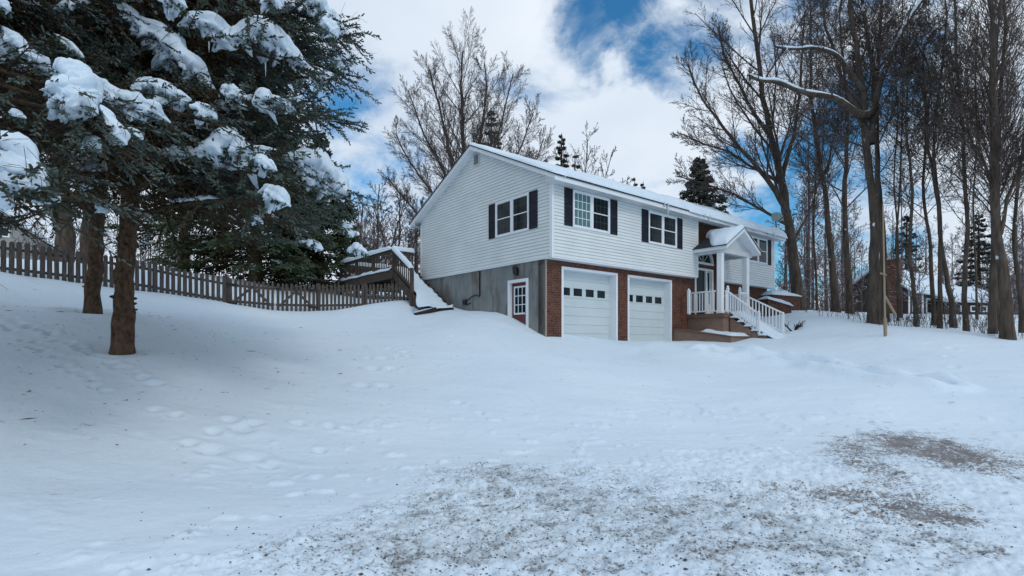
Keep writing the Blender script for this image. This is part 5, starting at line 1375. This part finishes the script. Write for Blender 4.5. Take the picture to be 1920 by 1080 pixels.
# ------------------------------------------------------------------ conifers
def fingers(rng, p, d, L, r, tone, sides=5):
    """needle-covered twig tips: little ribbed spindles"""
    N = len(p); d = _unit(d)
    ref = np.where(np.abs(d[:, 2:3]) > .8, np.array([1., 0, 0]), np.array([0, 0, 1.]))
    a = _unit(np.cross(d, ref)); b = np.cross(d, a)
    sides2 = sides * 2; th = np.arange(sides2) * 2 * np.pi / sides2
    prof = np.where(np.arange(sides2) % 2 == 0, 1.0, .45)
    ring = lambda t, rr, tw: (p + d * (L * t)[:, None])[:, None] + (r * rr)[:, None, None] * prof[None, :, None] * (a[:, None] * np.cos(th + tw)[None, :, None] + b[:, None] * np.sin(th + tw)[None, :, None]) + d[:, None] * (r * prof[None].T).T[:, :, None] * .5
    one = np.ones(N)
    V = np.concatenate([p[:, None], ring(one * .22, one * .85, 0), ring(one * .75, one * .95, .3), (p + d * L[:, None])[:, None]], 1)
    nv = 2 + 2 * sides2; base = np.arange(N)[:, None, None] * nv; s = np.arange(sides2); s2 = (s + 1) % sides2
    q1 = np.stack([np.zeros_like(s), 1 + s2, 1 + s, np.zeros_like(s)], -1)
    T1 = np.stack([np.zeros_like(s), 1 + s2, 1 + s], -1)
    Q = np.stack([1 + s, 1 + s2, 1 + sides2 + s2, 1 + sides2 + s], -1)
    T2 = np.stack([1 + sides2 + s, 1 + sides2 + s2, np.full_like(s, nv - 1)], -1)
    ta = np.concatenate([np.full((N, 1), -.12), np.full((N, sides2), -.02), np.full((N, sides2), .05), np.full((N, 1), .12)], 1) + tone[:, None]
    return V.reshape(-1, 3), (Q[None] + base).reshape(-1, 4), np.concatenate([(T1[None] + base).reshape(-1, 3), (T2[None] + base).reshape(-1, 3)]), ta.reshape(-1)

def conifer(name, label, group, stem, r0, r1, boughs, seed, mats, n2=22, n3=9, flen=.105, frad=.018, spread=1.0, stubs=True, sec_ratio=.36, droop=.05, bark=None, sides=4, spd=(.5, .85), dead=0, dust=0.0, pads=()):
    """boughs: (M,K,3) centre lines"""
    rng = np.random.default_rng(seed)
    base = np.array(stem[0], float); gz = h0(base[0], base[1]); o = np.array([base[0], base[1], gz])
    e = empty(name, o); tag(e, label, 'tree', group)
    P = resample(stem, 40); P[0, 2] = gz - .4; hgt = P[:, 2] - gz
    rr = (r0 + (r1 - r0) * np.linspace(0, 1, 40)) * (1 + .30 * np.exp(-np.maximum(hgt, 0) / .4))
    P = np.stack([np.interp(np.linspace(0, 1, 120), np.linspace(0, 1, 40), P[:, k]) for k in range(3)], -1); rr = np.interp(np.linspace(0, 1, 120), np.linspace(0, 1, 40), rr)
    V, Q = tubes(P[None], rr[None], 16)
    nrm = V - np.repeat(P, 16, axis=0)
    V = V + nrm * (fbm(V[:, 0] * 9 + V[:, 1] * 7, V[:, 2] * 4, 4)[:, None] * .34 + fbm(V[:, 0] * 3 + V[:, 1] * 3 + 9, V[:, 2] * 1.7, 2)[:, None] * .25)
    tr = Acc(); tr.add(V, Q)
    if stubs:   # broken whorl stubs and knots on the lower trunk
        for k in range(34):
            z = rng.uniform(.3, 4.0); i = np.argmin(np.abs(P[:, 2] - gz - z)); az = rng.uniform(0, 6.28); d = np.array([math.cos(az), math.sin(az), rng.uniform(-.1, .25)])
            L = rr[i] + rng.uniform(.015, .07) * (1 + 4 * (rng.random() < .12 and z > 1.9)); q = np.stack([P[i] + d * rr[i] * .5, P[i] + d * (rr[i] + .01), P[i] + d * L]); V, Q = tubes(q[None], np.array([[.04, .03, .014]]), 6); tr.add(V, Q)
    tr.obj('trunk', bark or M_BARK_SPRUCE, e, o)
    cr = Acc(); nd = Acc()
    M, K, _ = boughs.shape
    LB = np.linalg.norm(np.diff(boughs, axis=1), axis=2).sum(1)
    rb = (.010 + .0085 * LB)[:, None] * np.linspace(1, .25, K)[None]
    V, Q = tubes(boughs, rb, 6); cr.add(V, Q)
    # side branchlets, flat along the bough
    p2, r2, L2 = children(rng, boughs, rb, LB, n2, .14, .99, spd[0], spd[1], sec_ratio, 6, -droop, .06, .4, .004, flat=.75, lenfall=.62)
    V, Q = tubes(p2, r2, 3); cr.add(V, Q)
    if dead:    # bare brown inner twigs
        p3, r3, L3 = children(rng, p2, r2, L2, dead, .05, .95, .5, 1.2, .34, 3, -.10, .1, .6, .0025, lenfall=.3); V, Q = tubes(p3, r3, 3); cr.add(V, Q)
        p3, r3, L3 = children(rng, boughs, rb, LB, 16, .04, .6, .7, 1.4, .13, 4, -.16, .12, .25, .003, lenfall=.2); V, Q = tubes(p3, r3, 3); cr.add(V, Q)
    if dust:    # snow lying along the outer boughs
        seg = np.concatenate([boughs, boughs])[rng.random(2 * len(boughs)) < dust]; n_ = len(seg); K2 = 14
        q0 = rng.uniform(.3, .6, n_); q1 = np.minimum(q0 + rng.uniform(.10, .28, n_), .97); ff = (q0[:, None] + (q1 - q0)[:, None] * np.linspace(0, 1, K2)) * (K - 1)
        i0 = np.clip(ff.astype(int), 0, K - 2); w_ = (ff - i0)[..., None]; ix = np.arange(n_)[:, None]; PP = seg[ix, i0] * (1 - w_) + seg[ix, i0 + 1] * w_
        rs = rng.uniform(.03, .10, n_)[:, None] * np.sin(np.pi * np.clip(np.linspace(.03, .97, K2), 0, 1))[None] ** .5 * rng.uniform(.5, 1.35, (n_, K2))
        PP = PP + np.stack([0 * rs, 0 * rs, rs * .8 + .012], -1); V, Q = tubes(PP, rs, 8); c_ = np.repeat(PP.reshape(-1, 3), 8, axis=0); V = c_ + (V - c_) * rng.uniform(.7, 1.5, (len(V), 1)) * np.array([1.25, 1.25, .8])
        tag(np_mesh('bough_snow', V, [Q], M_SNOWPAD, e, None, True, o), kind='stuff')
    tau2 = np.tile((np.arange(n2) + .5) / n2, M)
    Fp, Fd, Ft, Fs = [], [], [], []
    def tips(PP, LLn, m, outer, lo=.1):
        N, Kp, _ = PP.shape
        t = lo + (1 - lo) * (np.arange(m)[None] + rng.random((N, m))) / m
        f = t * (Kp - 1); i0 = np.clip(f.astype(int), 0, Kp - 2); w = (f - i0)[..., None]; ix = np.arange(N)[:, None]
        p = PP[ix, i0] * (1 - w) + PP[ix, i0 + 1] * w; tan = _unit(PP[ix, i0 + 1] - PP[ix, i0])
        sd = np.cross(tan, np.array([0, 0, 1.])); sd = _unit(sd)
        sgn = np.where(np.arange(m)[None, :, None] % 2 == 0, 1., -1.)
        d = tan * rng.uniform(.6, 1.0, (N, m, 1)) + sd * sgn * rng.uniform(.2, 1.0, (N, m, 1)) * spread + np.array([0, 0, 1.]) * rng.normal(-.12, .42, (N, m, 1))
        tone = np.clip(outer[:, None] * .75 + t * .4 - .12, 0, 1.1) + rng.normal(0, .10, (N, m))
        Fp.append(p.reshape(-1, 3)); Fd.append(d.reshape(-1, 3)); Ft.append(tone.reshape(-1)); Fs.append(np.repeat(np.ones(N), m))
    tips(p2, L2, n3, tau2)
    tips(boughs, LB, n3 * 2, np.full(M, .6), .3)
    for C, h_ in (pad_px(q) for q in pads):      # twig tips showing round the lower edge of each snow lump
        C = resample(C, 24); hr = np.interp(np.linspace(0, 1, 24), np.linspace(0, 1, len(np.atleast_1d(h_))), np.atleast_1d(h_)) if np.ndim(h_) else np.full(24, h_)
        m_ = int(130 * np.linalg.norm(C[-1] - C[0])) + 16; ii = rng.integers(0, 23, m_); dd = _unit(C[ii + 1] - C[ii]); ww = _unit(np.cross(dd, np.array([0, 0, 1.]))); uu = np.cross(ww, dd)
        an = rng.uniform(np.pi * 1.12, np.pi * 1.88, m_)[:, None]; of_ = ww * np.cos(an) * 1.15 + uu * np.sin(an)
        Fp.append(C[ii] + of_ * hr[ii, None] * rng.uniform(.6, .95, (m_, 1))); Fd.append(of_ + dd * rng.uniform(-.2, .9, (m_, 1)) + rng.normal(0, .3, (m_, 3))); Ft.append(rng.uniform(.5, 1.0, m_))
    # twigs at the very end of each branchlet
    end = p2[:, -1]; ed = _unit(p2[:, -1] - p2[:, -2])
    Fp.append(end); Fd.append(ed + rng.normal(0, .15, ed.shape)); Ft.append(np.clip(tau2 * .6 + .4, 0, 1.1)); Fs.append(np.ones(len(end)))
    p, d, tn = np.vstack(Fp), np.vstack(Fd), np.concatenate(Ft)
    L = flen * rng.uniform(.6, 1.35, len(p)); r = frad * rng.uniform(.75, 1.2, len(p))
    V, Q, T3, A = fingers(rng, p, d, L, r, tn, sides)
    cr.obj('branches', M_TWIGB, e, o)
    no = np_mesh('needles', V, [Q, T3], mats, e, {'tone': A}, False, o)
    return e, o
M_TWIGB = bark_mat('spruce_twig_bark', (0.030, 0.020, 0.014), (0.085, 0.056, 0.036), 6, (1, 1, 1), 0.0)

def rand_boughs(rng, stem, zlo, zhi, n, rad_fn, K=9, down=.28, lift=.18, az0=0.0, az_range=None, up0=.15):
    P = resample(stem, 60); B = []
    for i in range(n):
        z = zlo + (zhi - zlo) * ((i + rng.random()) / n)
        j = np.argmin(np.abs(P[:, 2] - z)); p = P[j]
        az = az0 + i * 2.39996 + rng.normal(0, .25)
        if az_range: az = rng.uniform(*az_range)
        L = rad_fn(z) * rng.uniform(.82, 1.12); q = np.linspace(0, 1, K)
        hor = L * q * (1 - .08 * q); vert = L * (up0 * q - down * q ** 1.6 * (1.0) + lift * q ** 3.2) + rng.normal(0, .05)
        bend = rng.normal(0, .14)
        dx = np.cos(az + bend * q); dy = np.sin(az + bend * q)
        B.append(np.stack([p[0] + hor * dx, p[1] + hor * dy, p[2] + vert], -1))
    return np.array(B)

def pad_mesh(pts, hh, parent, o, seed, depth_ratio=1.15, name='snow_clump'):
    """a lump of snow lying along a bough: pts 3-D centre line, hh half height in metres"""
    n, m = 72, 36
    C = resample(pts, n); rng = np.random.default_rng(seed); ph = rng.uniform(0, 100)
    u = np.linspace(0, 1, n); env = np.minimum(1, (np.minimum(u, 1 - u) * 5) ** .6 + .06)
    hh = np.interp(u, np.linspace(0, 1, len(hh)), hh) if hasattr(hh, '__len__') else np.full(n, hh)
    bump_ = .75 + .65 * (fbm(u * 5 + ph, u * 0 + ph, 3) + .25)
    rad = hh * env * bump_
    d = np.gradient(C, axis=0); d = d / np.linalg.norm(d, axis=1, keepdims=True)
    w = np.cross(d, np.array([0, 0, 1.])); w = w / np.maximum(np.linalg.norm(w, axis=1, keepdims=True), 1e-6)
    up = np.cross(w, d)
    th = np.linspace(0, 2 * np.pi, m, endpoint=False)
    cs, sn = np.cos(th), np.sin(th)
    U, TH = np.meshgrid(u * np.linalg.norm(C[-1] - C[0]), th, indexing='ij')
    low = np.maximum(-sn, 0)[None]
    cT, sT = np.cos(TH), np.sin(TH)
    rag = fbm(U * 9 + ph, cT * 2.2 + ph, 3) * 2.0 + fbm(U * 22 + ph, cT * 4, 2) * 1.5; rag = np.maximum(rag, -.45)
    lum = fbm(U * 3.2 + ph + cT * 1.3, sT * 1.3 + U * .9 + ph, 4)
    k = 1 + .75 * lum + low * rag * 1.0 - .15 * low
    wide = depth_ratio
    V = C[:, None] + rad[:, None, None] * k[..., None] * (w[:, None] * (cs * wide)[None, :, None] + up[:, None] * sn[None, :, None])
    q = []
    i = np.arange(n - 1)[:, None]; j = np.arange(m)[None]; j2 = (j + 1) % m
    Q = np.stack([i * m + j, (i + 1) * m + j, (i + 1) * m + j2, i * m + j2], -1).reshape(-1, 4)
    V = V.reshape(-1, 3); V = np.vstack([V, C[:1], C[-1:]])
    a = np.arange(m); T1 = np.stack([np.full(m, n * m), a, (a + 1) % m], -1); T2 = np.stack([np.full(m, n * m + 1), (n - 1) * m + (a + 1) % m, (n - 1) * m + a], -1)
    return np_mesh(name, V, [Q[:, ::-1], T1[:, ::-1], T2[:, ::-1]], M_SNOWPAD, parent, None, True, o)
def pad_px(spec):
    pts, hpx, Y = spec[:3]; dy = spec[3] if len(spec) > 3 else 0
    n = len(pts); P = [at(p, q, Y + dy * i / max(n - 1, 1)) for i, (p, q) in enumerate(pts)]
    h_ = [v * 1.14 * Y / F for v in (hpx if hasattr(hpx, '__len__') else [hpx])]
    return np.array(P), (h_ if len(h_) > 1 else h_[0])
def pad_boughs(specs, stem, K=9):
    """a bough under every big lump, from the trunk through the lump and on to a tip"""
    P = resample(stem, 60); B = []
    for sp in specs:
        C, h_ = pad_px(sp); hm = np.mean(h_)
        far = C[-1]; j = np.argmin(np.abs(P[:, 2] - (C[0, 2] + .5))); root = P[j]
        if np.linalg.norm(C[0] - root) > np.linalg.norm(C[-1] - root): C = C[::-1]
        tip = C[-1] + (C[-1] - C[-2]) / np.linalg.norm(C[-1] - C[-2]) * .14 + np.array([0, 0, -.03])
        path = np.vstack([[root], [root * .55 + C[0] * .45 + np.array([0, 0, .1])], C - np.array([0, 0, hm * .75]), [tip]])
        B.append(resample(path, K))
    return np.array(B)

# first spruce: the big one, trunk in plain view
stemA = st([(228, 658), (231, 560), (238, 450), (247, 330), (256, 200), (262, 60), (266, -120), (268, -420), (268, -800)], 10.0)
PADS_A = [([(332, 48), (362, 36), (398, 52), (428, 78), (462, 64), (492, 62), (522, 84), (556, 108), (582, 126)], [12, 22, 20, 22, 24, 26, 24, 18, 8], 7.4, .9),
          ([(472, 192), (500, 184), (530, 192), (556, 212)], [8, 13, 13, 6], 7.3, .4),
          ([(362, 286), (398, 276), (424, 266), (452, 284), (484, 280), (520, 282)], [10, 18, 22, 18, 14, 6], 6.9, .6),
          ([(470, 306), (496, 304), (520, 320)], [5, 11, 5], 7.0),
          ([(532, 290), (566, 302), (600, 316), (630, 338), (652, 366)], [12, 20, 24, 20, 10], 8.4, .8),
          ([(478, 362), (504, 357), (528, 370), (546, 388)], [5, 10, 11, 4], 6.9),
          ([(566, 4), (596, 16), (622, 34), (644, 54)], [14, 20, 18, 8], 9.2, .3),
          ([(600, 40), (620, 56), (634, 70)], [8, 14, 8], 9.0), ([(612, 54), (632, 54), (650, 60)], [10, 12, 6], 9.4),
          ([(585, 140), (602, 148), (618, 146)], [8, 11, 6], 8.8), ([(620, 112), (634, 124), (648, 138)], [8, 12, 6], 9.4),
          ([(500, -6), (516, 4), (524, 18)], [10, 14, 5], 7.4), ([(412, 168), (436, 172), (464, 182)], [6, 10, 5], 7.3),
          ([(534, 184), (552, 186), (568, 186)], [4, 5, 3], 7.6),
          ([(650, 470), (668, 466), (690, 474)], [4, 8, 4], 9.5), ([(560, 452), (590, 456), (606, 468)], [3, 6, 4], 9.4), ([(470, 405), (482, 412), (494, 420)], [4, 7, 3], 9),
          ([(640, 420), (655, 430), (662, 445)], [4, 8, 4], 9.6),
          ([(300, -4), (330, 4), (352, 14)], [10, 14, 6], 7.2), ([(100, 20), (130, 10), (170, 4)], [5, 7, 4], 7.0)]
rngA = np.random.default_rng(101)
def radA(z): return float(np.interp(z, [1.6, 2.4, 3.6, 5.0, 6.5, 9, 12, 15], [3.0, 3.75, 3.95, 3.85, 3.6, 2.9, 1.8, .5]))
BA = rand_boughs(rngA, stemA, 2.9, 7.8, 60, radA, down=.46, lift=.20, up0=.06)
BA2 = rand_boughs(rngA, stemA, 7.8, 14.0, 34, radA, down=.30, lift=.2)
BA3 = rand_boughs(rngA, stemA, 2.8, 6.8, 26, radA, down=.42, lift=.18, az_range=(-1.5, .25))
bA = np.concatenate([BA, BA2, BA3, pad_boughs(PADS_A[:14], stemA)])
spA, oA = conifer('spruce_tree', 'tall blue spruce with bare lower trunk in open snow, white lumps on its right boughs', 'snow laden spruces in the front yard', stemA, .168, .045, bA, 102, M_NEEDLE, n2=36, n3=26, flen=.070, frad=.0125, sides=3, pads=PADS_A, dead=6, dust=.8)
for i, sp in enumerate(PADS_A):
    C, h_ = pad_px(sp); pad_mesh(C, h_, spA, oA, 500 + i)
# second spruce just behind
stemB = st([(172, 585), (178, 500), (184, 400), (188, 300), (190, 160), (190, 0), (190, -300), (190, -480)], 12.5)
rngB = np.random.default_rng(103)
def radB(z): return float(np.interp(z, [2.4, 3.2, 5.0, 8, 12, 14], [2.6, 3.3, 3.5, 2.8, 1.2, .4]))
BB = np.concatenate([rand_boughs(rngB, stemB, 4.0, 8.5, 38, radB, down=.40, lift=.18), rand_boughs(rngB, stemB, 8.5, 13.2, 22, radB, down=.3)])
PADS_B = [([(120, 330), (150, 338), (176, 352)], [6, 10, 5], 10.2), ([(168, 300), (186, 312), (206, 322)], [5, 8, 4], 10.4), ([(180, 372), (192, 386), (200, 402)], [4, 6, 3], 10.6), ([(150, 302), (170, 306), (188, 302)], [5, 8, 5], 10.0)]
spB, oB = conifer('spruce_tree', 'second spruce with the trunk standing left of and behind the big one', 'snow laden spruces in the front yard', stemB, .152, .035, BB, 104, M_NEEDLE, n2=28, n3=18, flen=.078, frad=.0135, sides=3, dead=5, dust=.7)
for i, sp in enumerate(PADS_B):
    C, h_ = pad_px(sp); pad_mesh(C, h_, spB, oB, 540 + i)
# third spruce: only its near boughs reach into the view
stemC = [np.array([-9.0, 6.4, h0(-9.0, 6.4)]), np.array([-8.95, 6.4, 2.5]), np.array([-8.9, 6.4, 6.0]), np.array([-8.9, 6.4, 12.0])]
PADS_C = [([(205, -10), (232, 20), (262, 46), (298, 70), (326, 98), (352, 122), (378, 146), (404, 168)], [10, 16, 20, 24, 24, 24, 22, 10], 7.2, .5),
          ([(4, 48), (26, 76), (54, 102), (80, 124), (100, 142)], [8, 14, 16, 18, 8], 5.6, .2),
          ([(102, 122), (132, 140), (165, 168), (190, 192)], [12, 24, 24, 8], 5.25, .1), ([(88, 168), (124, 176), (160, 196), (184, 214)], [10, 24, 24, 8], 5.1, .1), ([(116, 142), (146, 174), (172, 214)], [22, 32, 10], 5.2, .1),
          ([(158, 134), (186, 158), (214, 180), (246, 194), (284, 208), (322, 232)], [10, 16, 20, 20, 17, 6], 5.9, .5),
          ([(244, 166), (274, 160), (300, 168), (330, 184), (362, 190)], [10, 16, 16, 14, 6], 6.6, .3),
          ([(362, 200), (382, 206), (406, 222)], [8, 14, 7], 6.8),
          ([(188, 196), (204, 222), (222, 246), (238, 272)], [8, 12, 14, 5], 5.3),
          ([(-60, 250), (-10, 264), (40, 284), (74, 308)], [16, 28, 26, 10], 4.65), ([(-60, 300), (0, 304), (50, 318), (92, 340)], [26, 36, 34, 10], 4.6), ([(-50, 338), (10, 340), (60, 344), (98, 352)], [18, 24, 18, 8], 4.55),
          ([(158, 258), (174, 268), (188, 286)], [6, 9, 5], 5.4), ([(16, 210), (32, 214), (50, 222)], [4, 7, 3], 5.0), ([(100, 62), (128, 80), (158, 108)], [4, 8, 4], 6.2),
          ([(60, 350), (84, 360), (110, 380)], [8, 12, 6], 4.9), ([(0, 8), (10, 12), (18, 20)], [8, 9, 4], 5.5), ([(240, 240), (254, 248), (268, 262)], [4, 7, 4], 6.0)]
rngC = np.random.default_rng(105)
def radC(z): return float(np.interp(z, [1.5, 3, 5, 8, 12], [3.6, 4.3, 4.0, 2.6, .4]))
BC = np.concatenate([rand_boughs(rngC, stemC, 3.7, 6.4, 36, radC, down=.44, lift=.14, az_range=(-.75, .95)), rand_boughs(rngC, stemC, 6.4, 11, 16, radC), rand_boughs(rngC, stemC, 3.2, 6.4, 12, radC, az_range=(1.2, 5.2)), pad_boughs([p for p in PADS_C if max(p[1]) > 12], stemC)])
spC, oC = conifer('spruce_tree', 'near spruce at the left edge whose drooping boughs carry the broadest lumps of snow', 'snow laden spruces in the front yard', stemC, .24, .05, BC, 106, M_NEEDLE, n2=34, n3=26, flen=.058, frad=.0105, sides=3, pads=PADS_C, dead=6, dust=.6)
for i, sp in enumerate(PADS_C):
    C, h_ = pad_px(sp); pad_mesh(C, h_, spC, oC, 560 + i)
# hanging icicles under the big lumps
for i, (px, py, L_, Y, par, po_) in enumerate(((335, 62, 24, 7.4, spA, oA), (392, 78, 20, 7.5, spA, oA), (498, 118, 26, 7.7, spA, oA), (553, 108, 16, 7.9, spA, oA), (436, 178, 14, 7.3, spA, oA), (147, 222, 28, 5.2, spC, oC), (46, 350, 34, 4.6, spC, oC), (388, 222, 18, 6.8, spC, oC), (500, 2, 18, 7.4, spA, oA), (509, 4, 14, 7.4, spA, oA))):
    a = Vector(at(px, py, Y)) - Vector(po_); b = Vector(at(px, py + L_, Y)) - Vector(po_)
    m_ = MB(); m_.tube([a[:], ((a + b) / 2)[:], b[:]], [.010, .007, .002], 6); m_.build('icicle', M_ICE, par, smooth=True)

# dark green pine behind the gate
def pine(name, label, group, base_px, top_py, Y, rad, zlo_frac, seed, n=46, **kw):
    px, py = base_px; b = at(px, py, Y); b[2] = h0(b[0], b[1]); t = at(px, top_py, Y)
    stem = [b, b * .5 + t * .5, t]; H = t[2] - b[2]; z0 = b[2] + H * zlo_frac
    rf = lambda z: max(.12, rad * (1 - ((z - z0) / (t[2] - z0)) ** 1.15) + .1)
    rg = np.random.default_rng(seed)
    B = rand_boughs(rg, stem, z0, t[2] - .15, n, rf, down=kw.pop('down', .26), lift=kw.pop('lift', .12))
    a = dict(n2=12, n3=6, flen=.26, frad=.035, stubs=False, sides=3, dust=.6); a.update(kw); bm_ = a.pop('mats', M_NEEDLEP)
    return conifer(name, label, group, stem, .02 * H + .06, .03, B, seed + 1, bm_, **a)
pine('pine_tree', 'broad dark green pine sweeping low behind the fence gate', 'evergreens beyond the fence', (480, 560), 60, 25.5, 4.6, .03, 201, n=150, n2=18, n3=9, down=.36)
pine('pine_tree', 'smaller dark pine filling the gap beside the deck posts', 'evergreens beyond the fence', (600, 560), 250, 27.5, 3.2, .02, 203, n=100, n2=15, n3=8, down=.36)
pine('pine_tree', 'green pine between the second spruce trunk and the gate', 'evergreens beyond the fence', (345, 555), 150, 27.5, 3.6, .10, 207, n=70, n2=15, n3=7, down=.32)
# evergreens over the roof
GE = 'dark evergreens behind the house'
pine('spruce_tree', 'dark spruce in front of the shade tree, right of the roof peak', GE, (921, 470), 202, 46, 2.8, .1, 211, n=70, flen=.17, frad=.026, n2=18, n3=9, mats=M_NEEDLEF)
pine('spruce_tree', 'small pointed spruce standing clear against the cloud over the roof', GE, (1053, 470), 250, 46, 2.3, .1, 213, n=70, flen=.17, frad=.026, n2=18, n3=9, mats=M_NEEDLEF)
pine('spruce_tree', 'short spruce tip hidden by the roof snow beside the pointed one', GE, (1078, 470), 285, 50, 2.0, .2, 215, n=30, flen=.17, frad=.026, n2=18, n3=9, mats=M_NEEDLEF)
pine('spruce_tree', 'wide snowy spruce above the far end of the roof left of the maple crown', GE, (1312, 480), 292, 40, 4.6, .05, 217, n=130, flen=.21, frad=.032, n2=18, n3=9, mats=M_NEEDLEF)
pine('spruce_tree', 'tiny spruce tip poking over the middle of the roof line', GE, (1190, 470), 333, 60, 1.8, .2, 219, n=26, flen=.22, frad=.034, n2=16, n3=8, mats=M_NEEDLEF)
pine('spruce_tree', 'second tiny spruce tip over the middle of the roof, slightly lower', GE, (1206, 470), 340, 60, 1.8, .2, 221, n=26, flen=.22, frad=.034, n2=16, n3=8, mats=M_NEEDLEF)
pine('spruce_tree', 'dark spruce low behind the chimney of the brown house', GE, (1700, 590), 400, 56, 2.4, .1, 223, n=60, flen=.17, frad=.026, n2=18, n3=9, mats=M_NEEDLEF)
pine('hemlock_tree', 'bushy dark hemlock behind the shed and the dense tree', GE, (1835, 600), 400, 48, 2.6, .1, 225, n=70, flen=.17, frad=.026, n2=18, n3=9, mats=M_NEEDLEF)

# ------------------------------------------------------------------ far wood and undergrowth
def far_wood():
    rng = np.random.default_rng(77); ac = Acc()
    def sap(px, Y, H, r, lv):
        b = at(px, 600, Y); z = h0(b[0], b[1]); n = 8; q = np.linspace(0, 1, n)
        P = np.stack([b[0] + rng.normal(0, .05, n).cumsum() * H * .06, b[1] + rng.normal(0, .05, n).cumsum() * H * .04, z - .3 + H * q], -1)[None]
        rr = (r * np.linspace(1, .2, n))[None]; V, Q = tubes(P, rr, 5); ac.add(V, Q)
        pp, rad, L = P, rr, np.array([H])
        for l in lv:
            pp, rad, L = children(rng, pp, rad, L, rmin=.014 + Y * .00012, **l); V, Q = tubes(pp, rad, 3); ac.add(V, Q)
    lv = [dict(m=12, t0=.2, t1=1., ang0=.5, ang1=1.0, ratio=.30, K=5, trop=.07, wig=.12, rratio=.4), dict(m=7, t0=.15, t1=1., ang0=.5, ang1=.9, ratio=.5, K=4, trop=.05, wig=.14, rratio=.5), dict(m=5, t0=.1, t1=1., ang0=.5, ang1=.9, ratio=.5, K=3, trop=.04, wig=.14, rratio=.6)]
    for i in range(58):
        Y = rng.uniform(36, 75); px = rng.uniform(1460, 1960)
        if 1585 < px < 1870: Y = rng.uniform(53, 78)
        sap(px, Y, rng.uniform(6, 15), rng.uniform(.06, .16), lv)
    for i in range(14): sap(rng.uniform(1240, 1460), rng.uniform(50, 75), rng.uniform(6, 11), .1, lv)
    for i in range(14): sap(rng.uniform(630, 800), rng.uniform(48, 70), rng.uniform(7, 10), .1, lv)
    for i in range(26): sap(rng.uniform(-60, 640), rng.uniform(40, 70), rng.uniform(5, 11), .1, lv)
    # brushy thicket, low
    lv2 = [dict(m=8, t0=.1, t1=1., ang0=.4, ang1=.9, ratio=.6, K=5, trop=.05, wig=.14, rratio=.6), dict(m=7, t0=.1, t1=1., ang0=.5, ang1=1., ratio=.5, K=4, trop=.03, wig=.14, rratio=.6)]
    for i in range(150):
        px = rng.uniform(1455, 1960); Y = rng.uniform(30, 60)
        if 1590 < px < 1860: Y = rng.uniform(50, 66)
        sap(px, Y, rng.uniform(1.5, 4), .04, lv2)
    for i in range(8): sap(rng.uniform(1590, 1860), rng.uniform(27, 36), rng.uniform(1.5, 4.5), .035, lv2)
    for i in range(40): sap(rng.uniform(20, 640), rng.uniform(28, 45), rng.uniform(1.5, 3.5), .04, lv2)
    o = ac.obj('distant_woods', M_TWIGS, None, None); tag(o, 'tangle of bare grey brown saplings and brush far behind the trees', 'woods', kind='stuff')
far_wood()
def undergrowth():
    rng = np.random.default_rng(78); ac = Acc()
    for i in range(190):
        px = rng.uniform(1500, 1925); py = np.interp(px, [1500, 1640, 1785, 1925], [590, 606, 616, 632]) + rng.uniform(-8, 8)
        Y = np.interp(px, [1500, 1640, 1785, 1925], [24, 20.5, 19.5, 17]) + rng.uniform(-1.2, 2.5)
        x = (px - CX) / F * Y; z = h0(x, Y); H = rng.uniform(.15, .75); k = 5; q = np.linspace(0, 1, k)
        for s in range(rng.integers(1, 4)):
            P = np.stack([x + rng.normal(0, .25) * q * H + rng.normal(0, .1), Y + rng.normal(0, .2) * q * H, z - .05 + H * q], -1)[None]
            rr = np.linspace(.008, .004, k)[None]; V, Q = tubes(P, rr, 3); ac.add(V, Q)
            pp, rad, L = children(rng, P, rr, np.array([H]), rmin=.004, m=4, t0=.3, t1=1., ang0=.4, ang1=.9, ratio=.4, K=3, trop=.03, wig=.1, rratio=.7); V, Q = tubes(pp, rad, 3); ac.add(V, Q)
    o = ac.obj('undergrowth', M_TWIG, None, None); tag(o, 'thin dry stalks sticking out of the snow under the tree line', 'undergrowth', kind='stuff')
undergrowth()
# small dark shrub in front of the house end
def shrub():
    b = at(1487, 603, 20.5); z = h0(b[0], b[1]); e = empty('small_shrub', (b[0], b[1], z)); tag(e, 'small dark leafless shrub poking through the snow right of the porch stairs', 'shrub')
    rng = np.random.default_rng(79); ac = Acc(); sn_ = Acc()
    P = []; 
    for k in range(9):
        az = rng.uniform(0, 6.28); q = np.linspace(0, 1, 6); L = rng.uniform(.3, .55)
        P.append(np.stack([np.cos(az) * L * q ** .8 * .9, np.sin(az) * L * q ** .8 * .6, -.1 + L * (1.1 * q - .25 * q * q)], -1))
    P = np.array(P) + np.array([b[0], b[1], z]); rr = np.tile(np.linspace(.03, .014, 6), (9, 1)); V, Q = tubes(P, rr, 6); ac.add(V, Q)
    pp, rad, L = children(rng, P, rr, np.full(9, .5), rmin=.009, m=4, t0=.3, t1=1., ang0=.4, ang1=.9, ratio=.5, K=4, trop=.05, wig=.2, rratio=.7); V, Q = tubes(pp, rad, 4); ac.add(V, Q)
    ac.obj('branches', M_LOG, e, np.array([b[0], b[1], z]))
shrub()
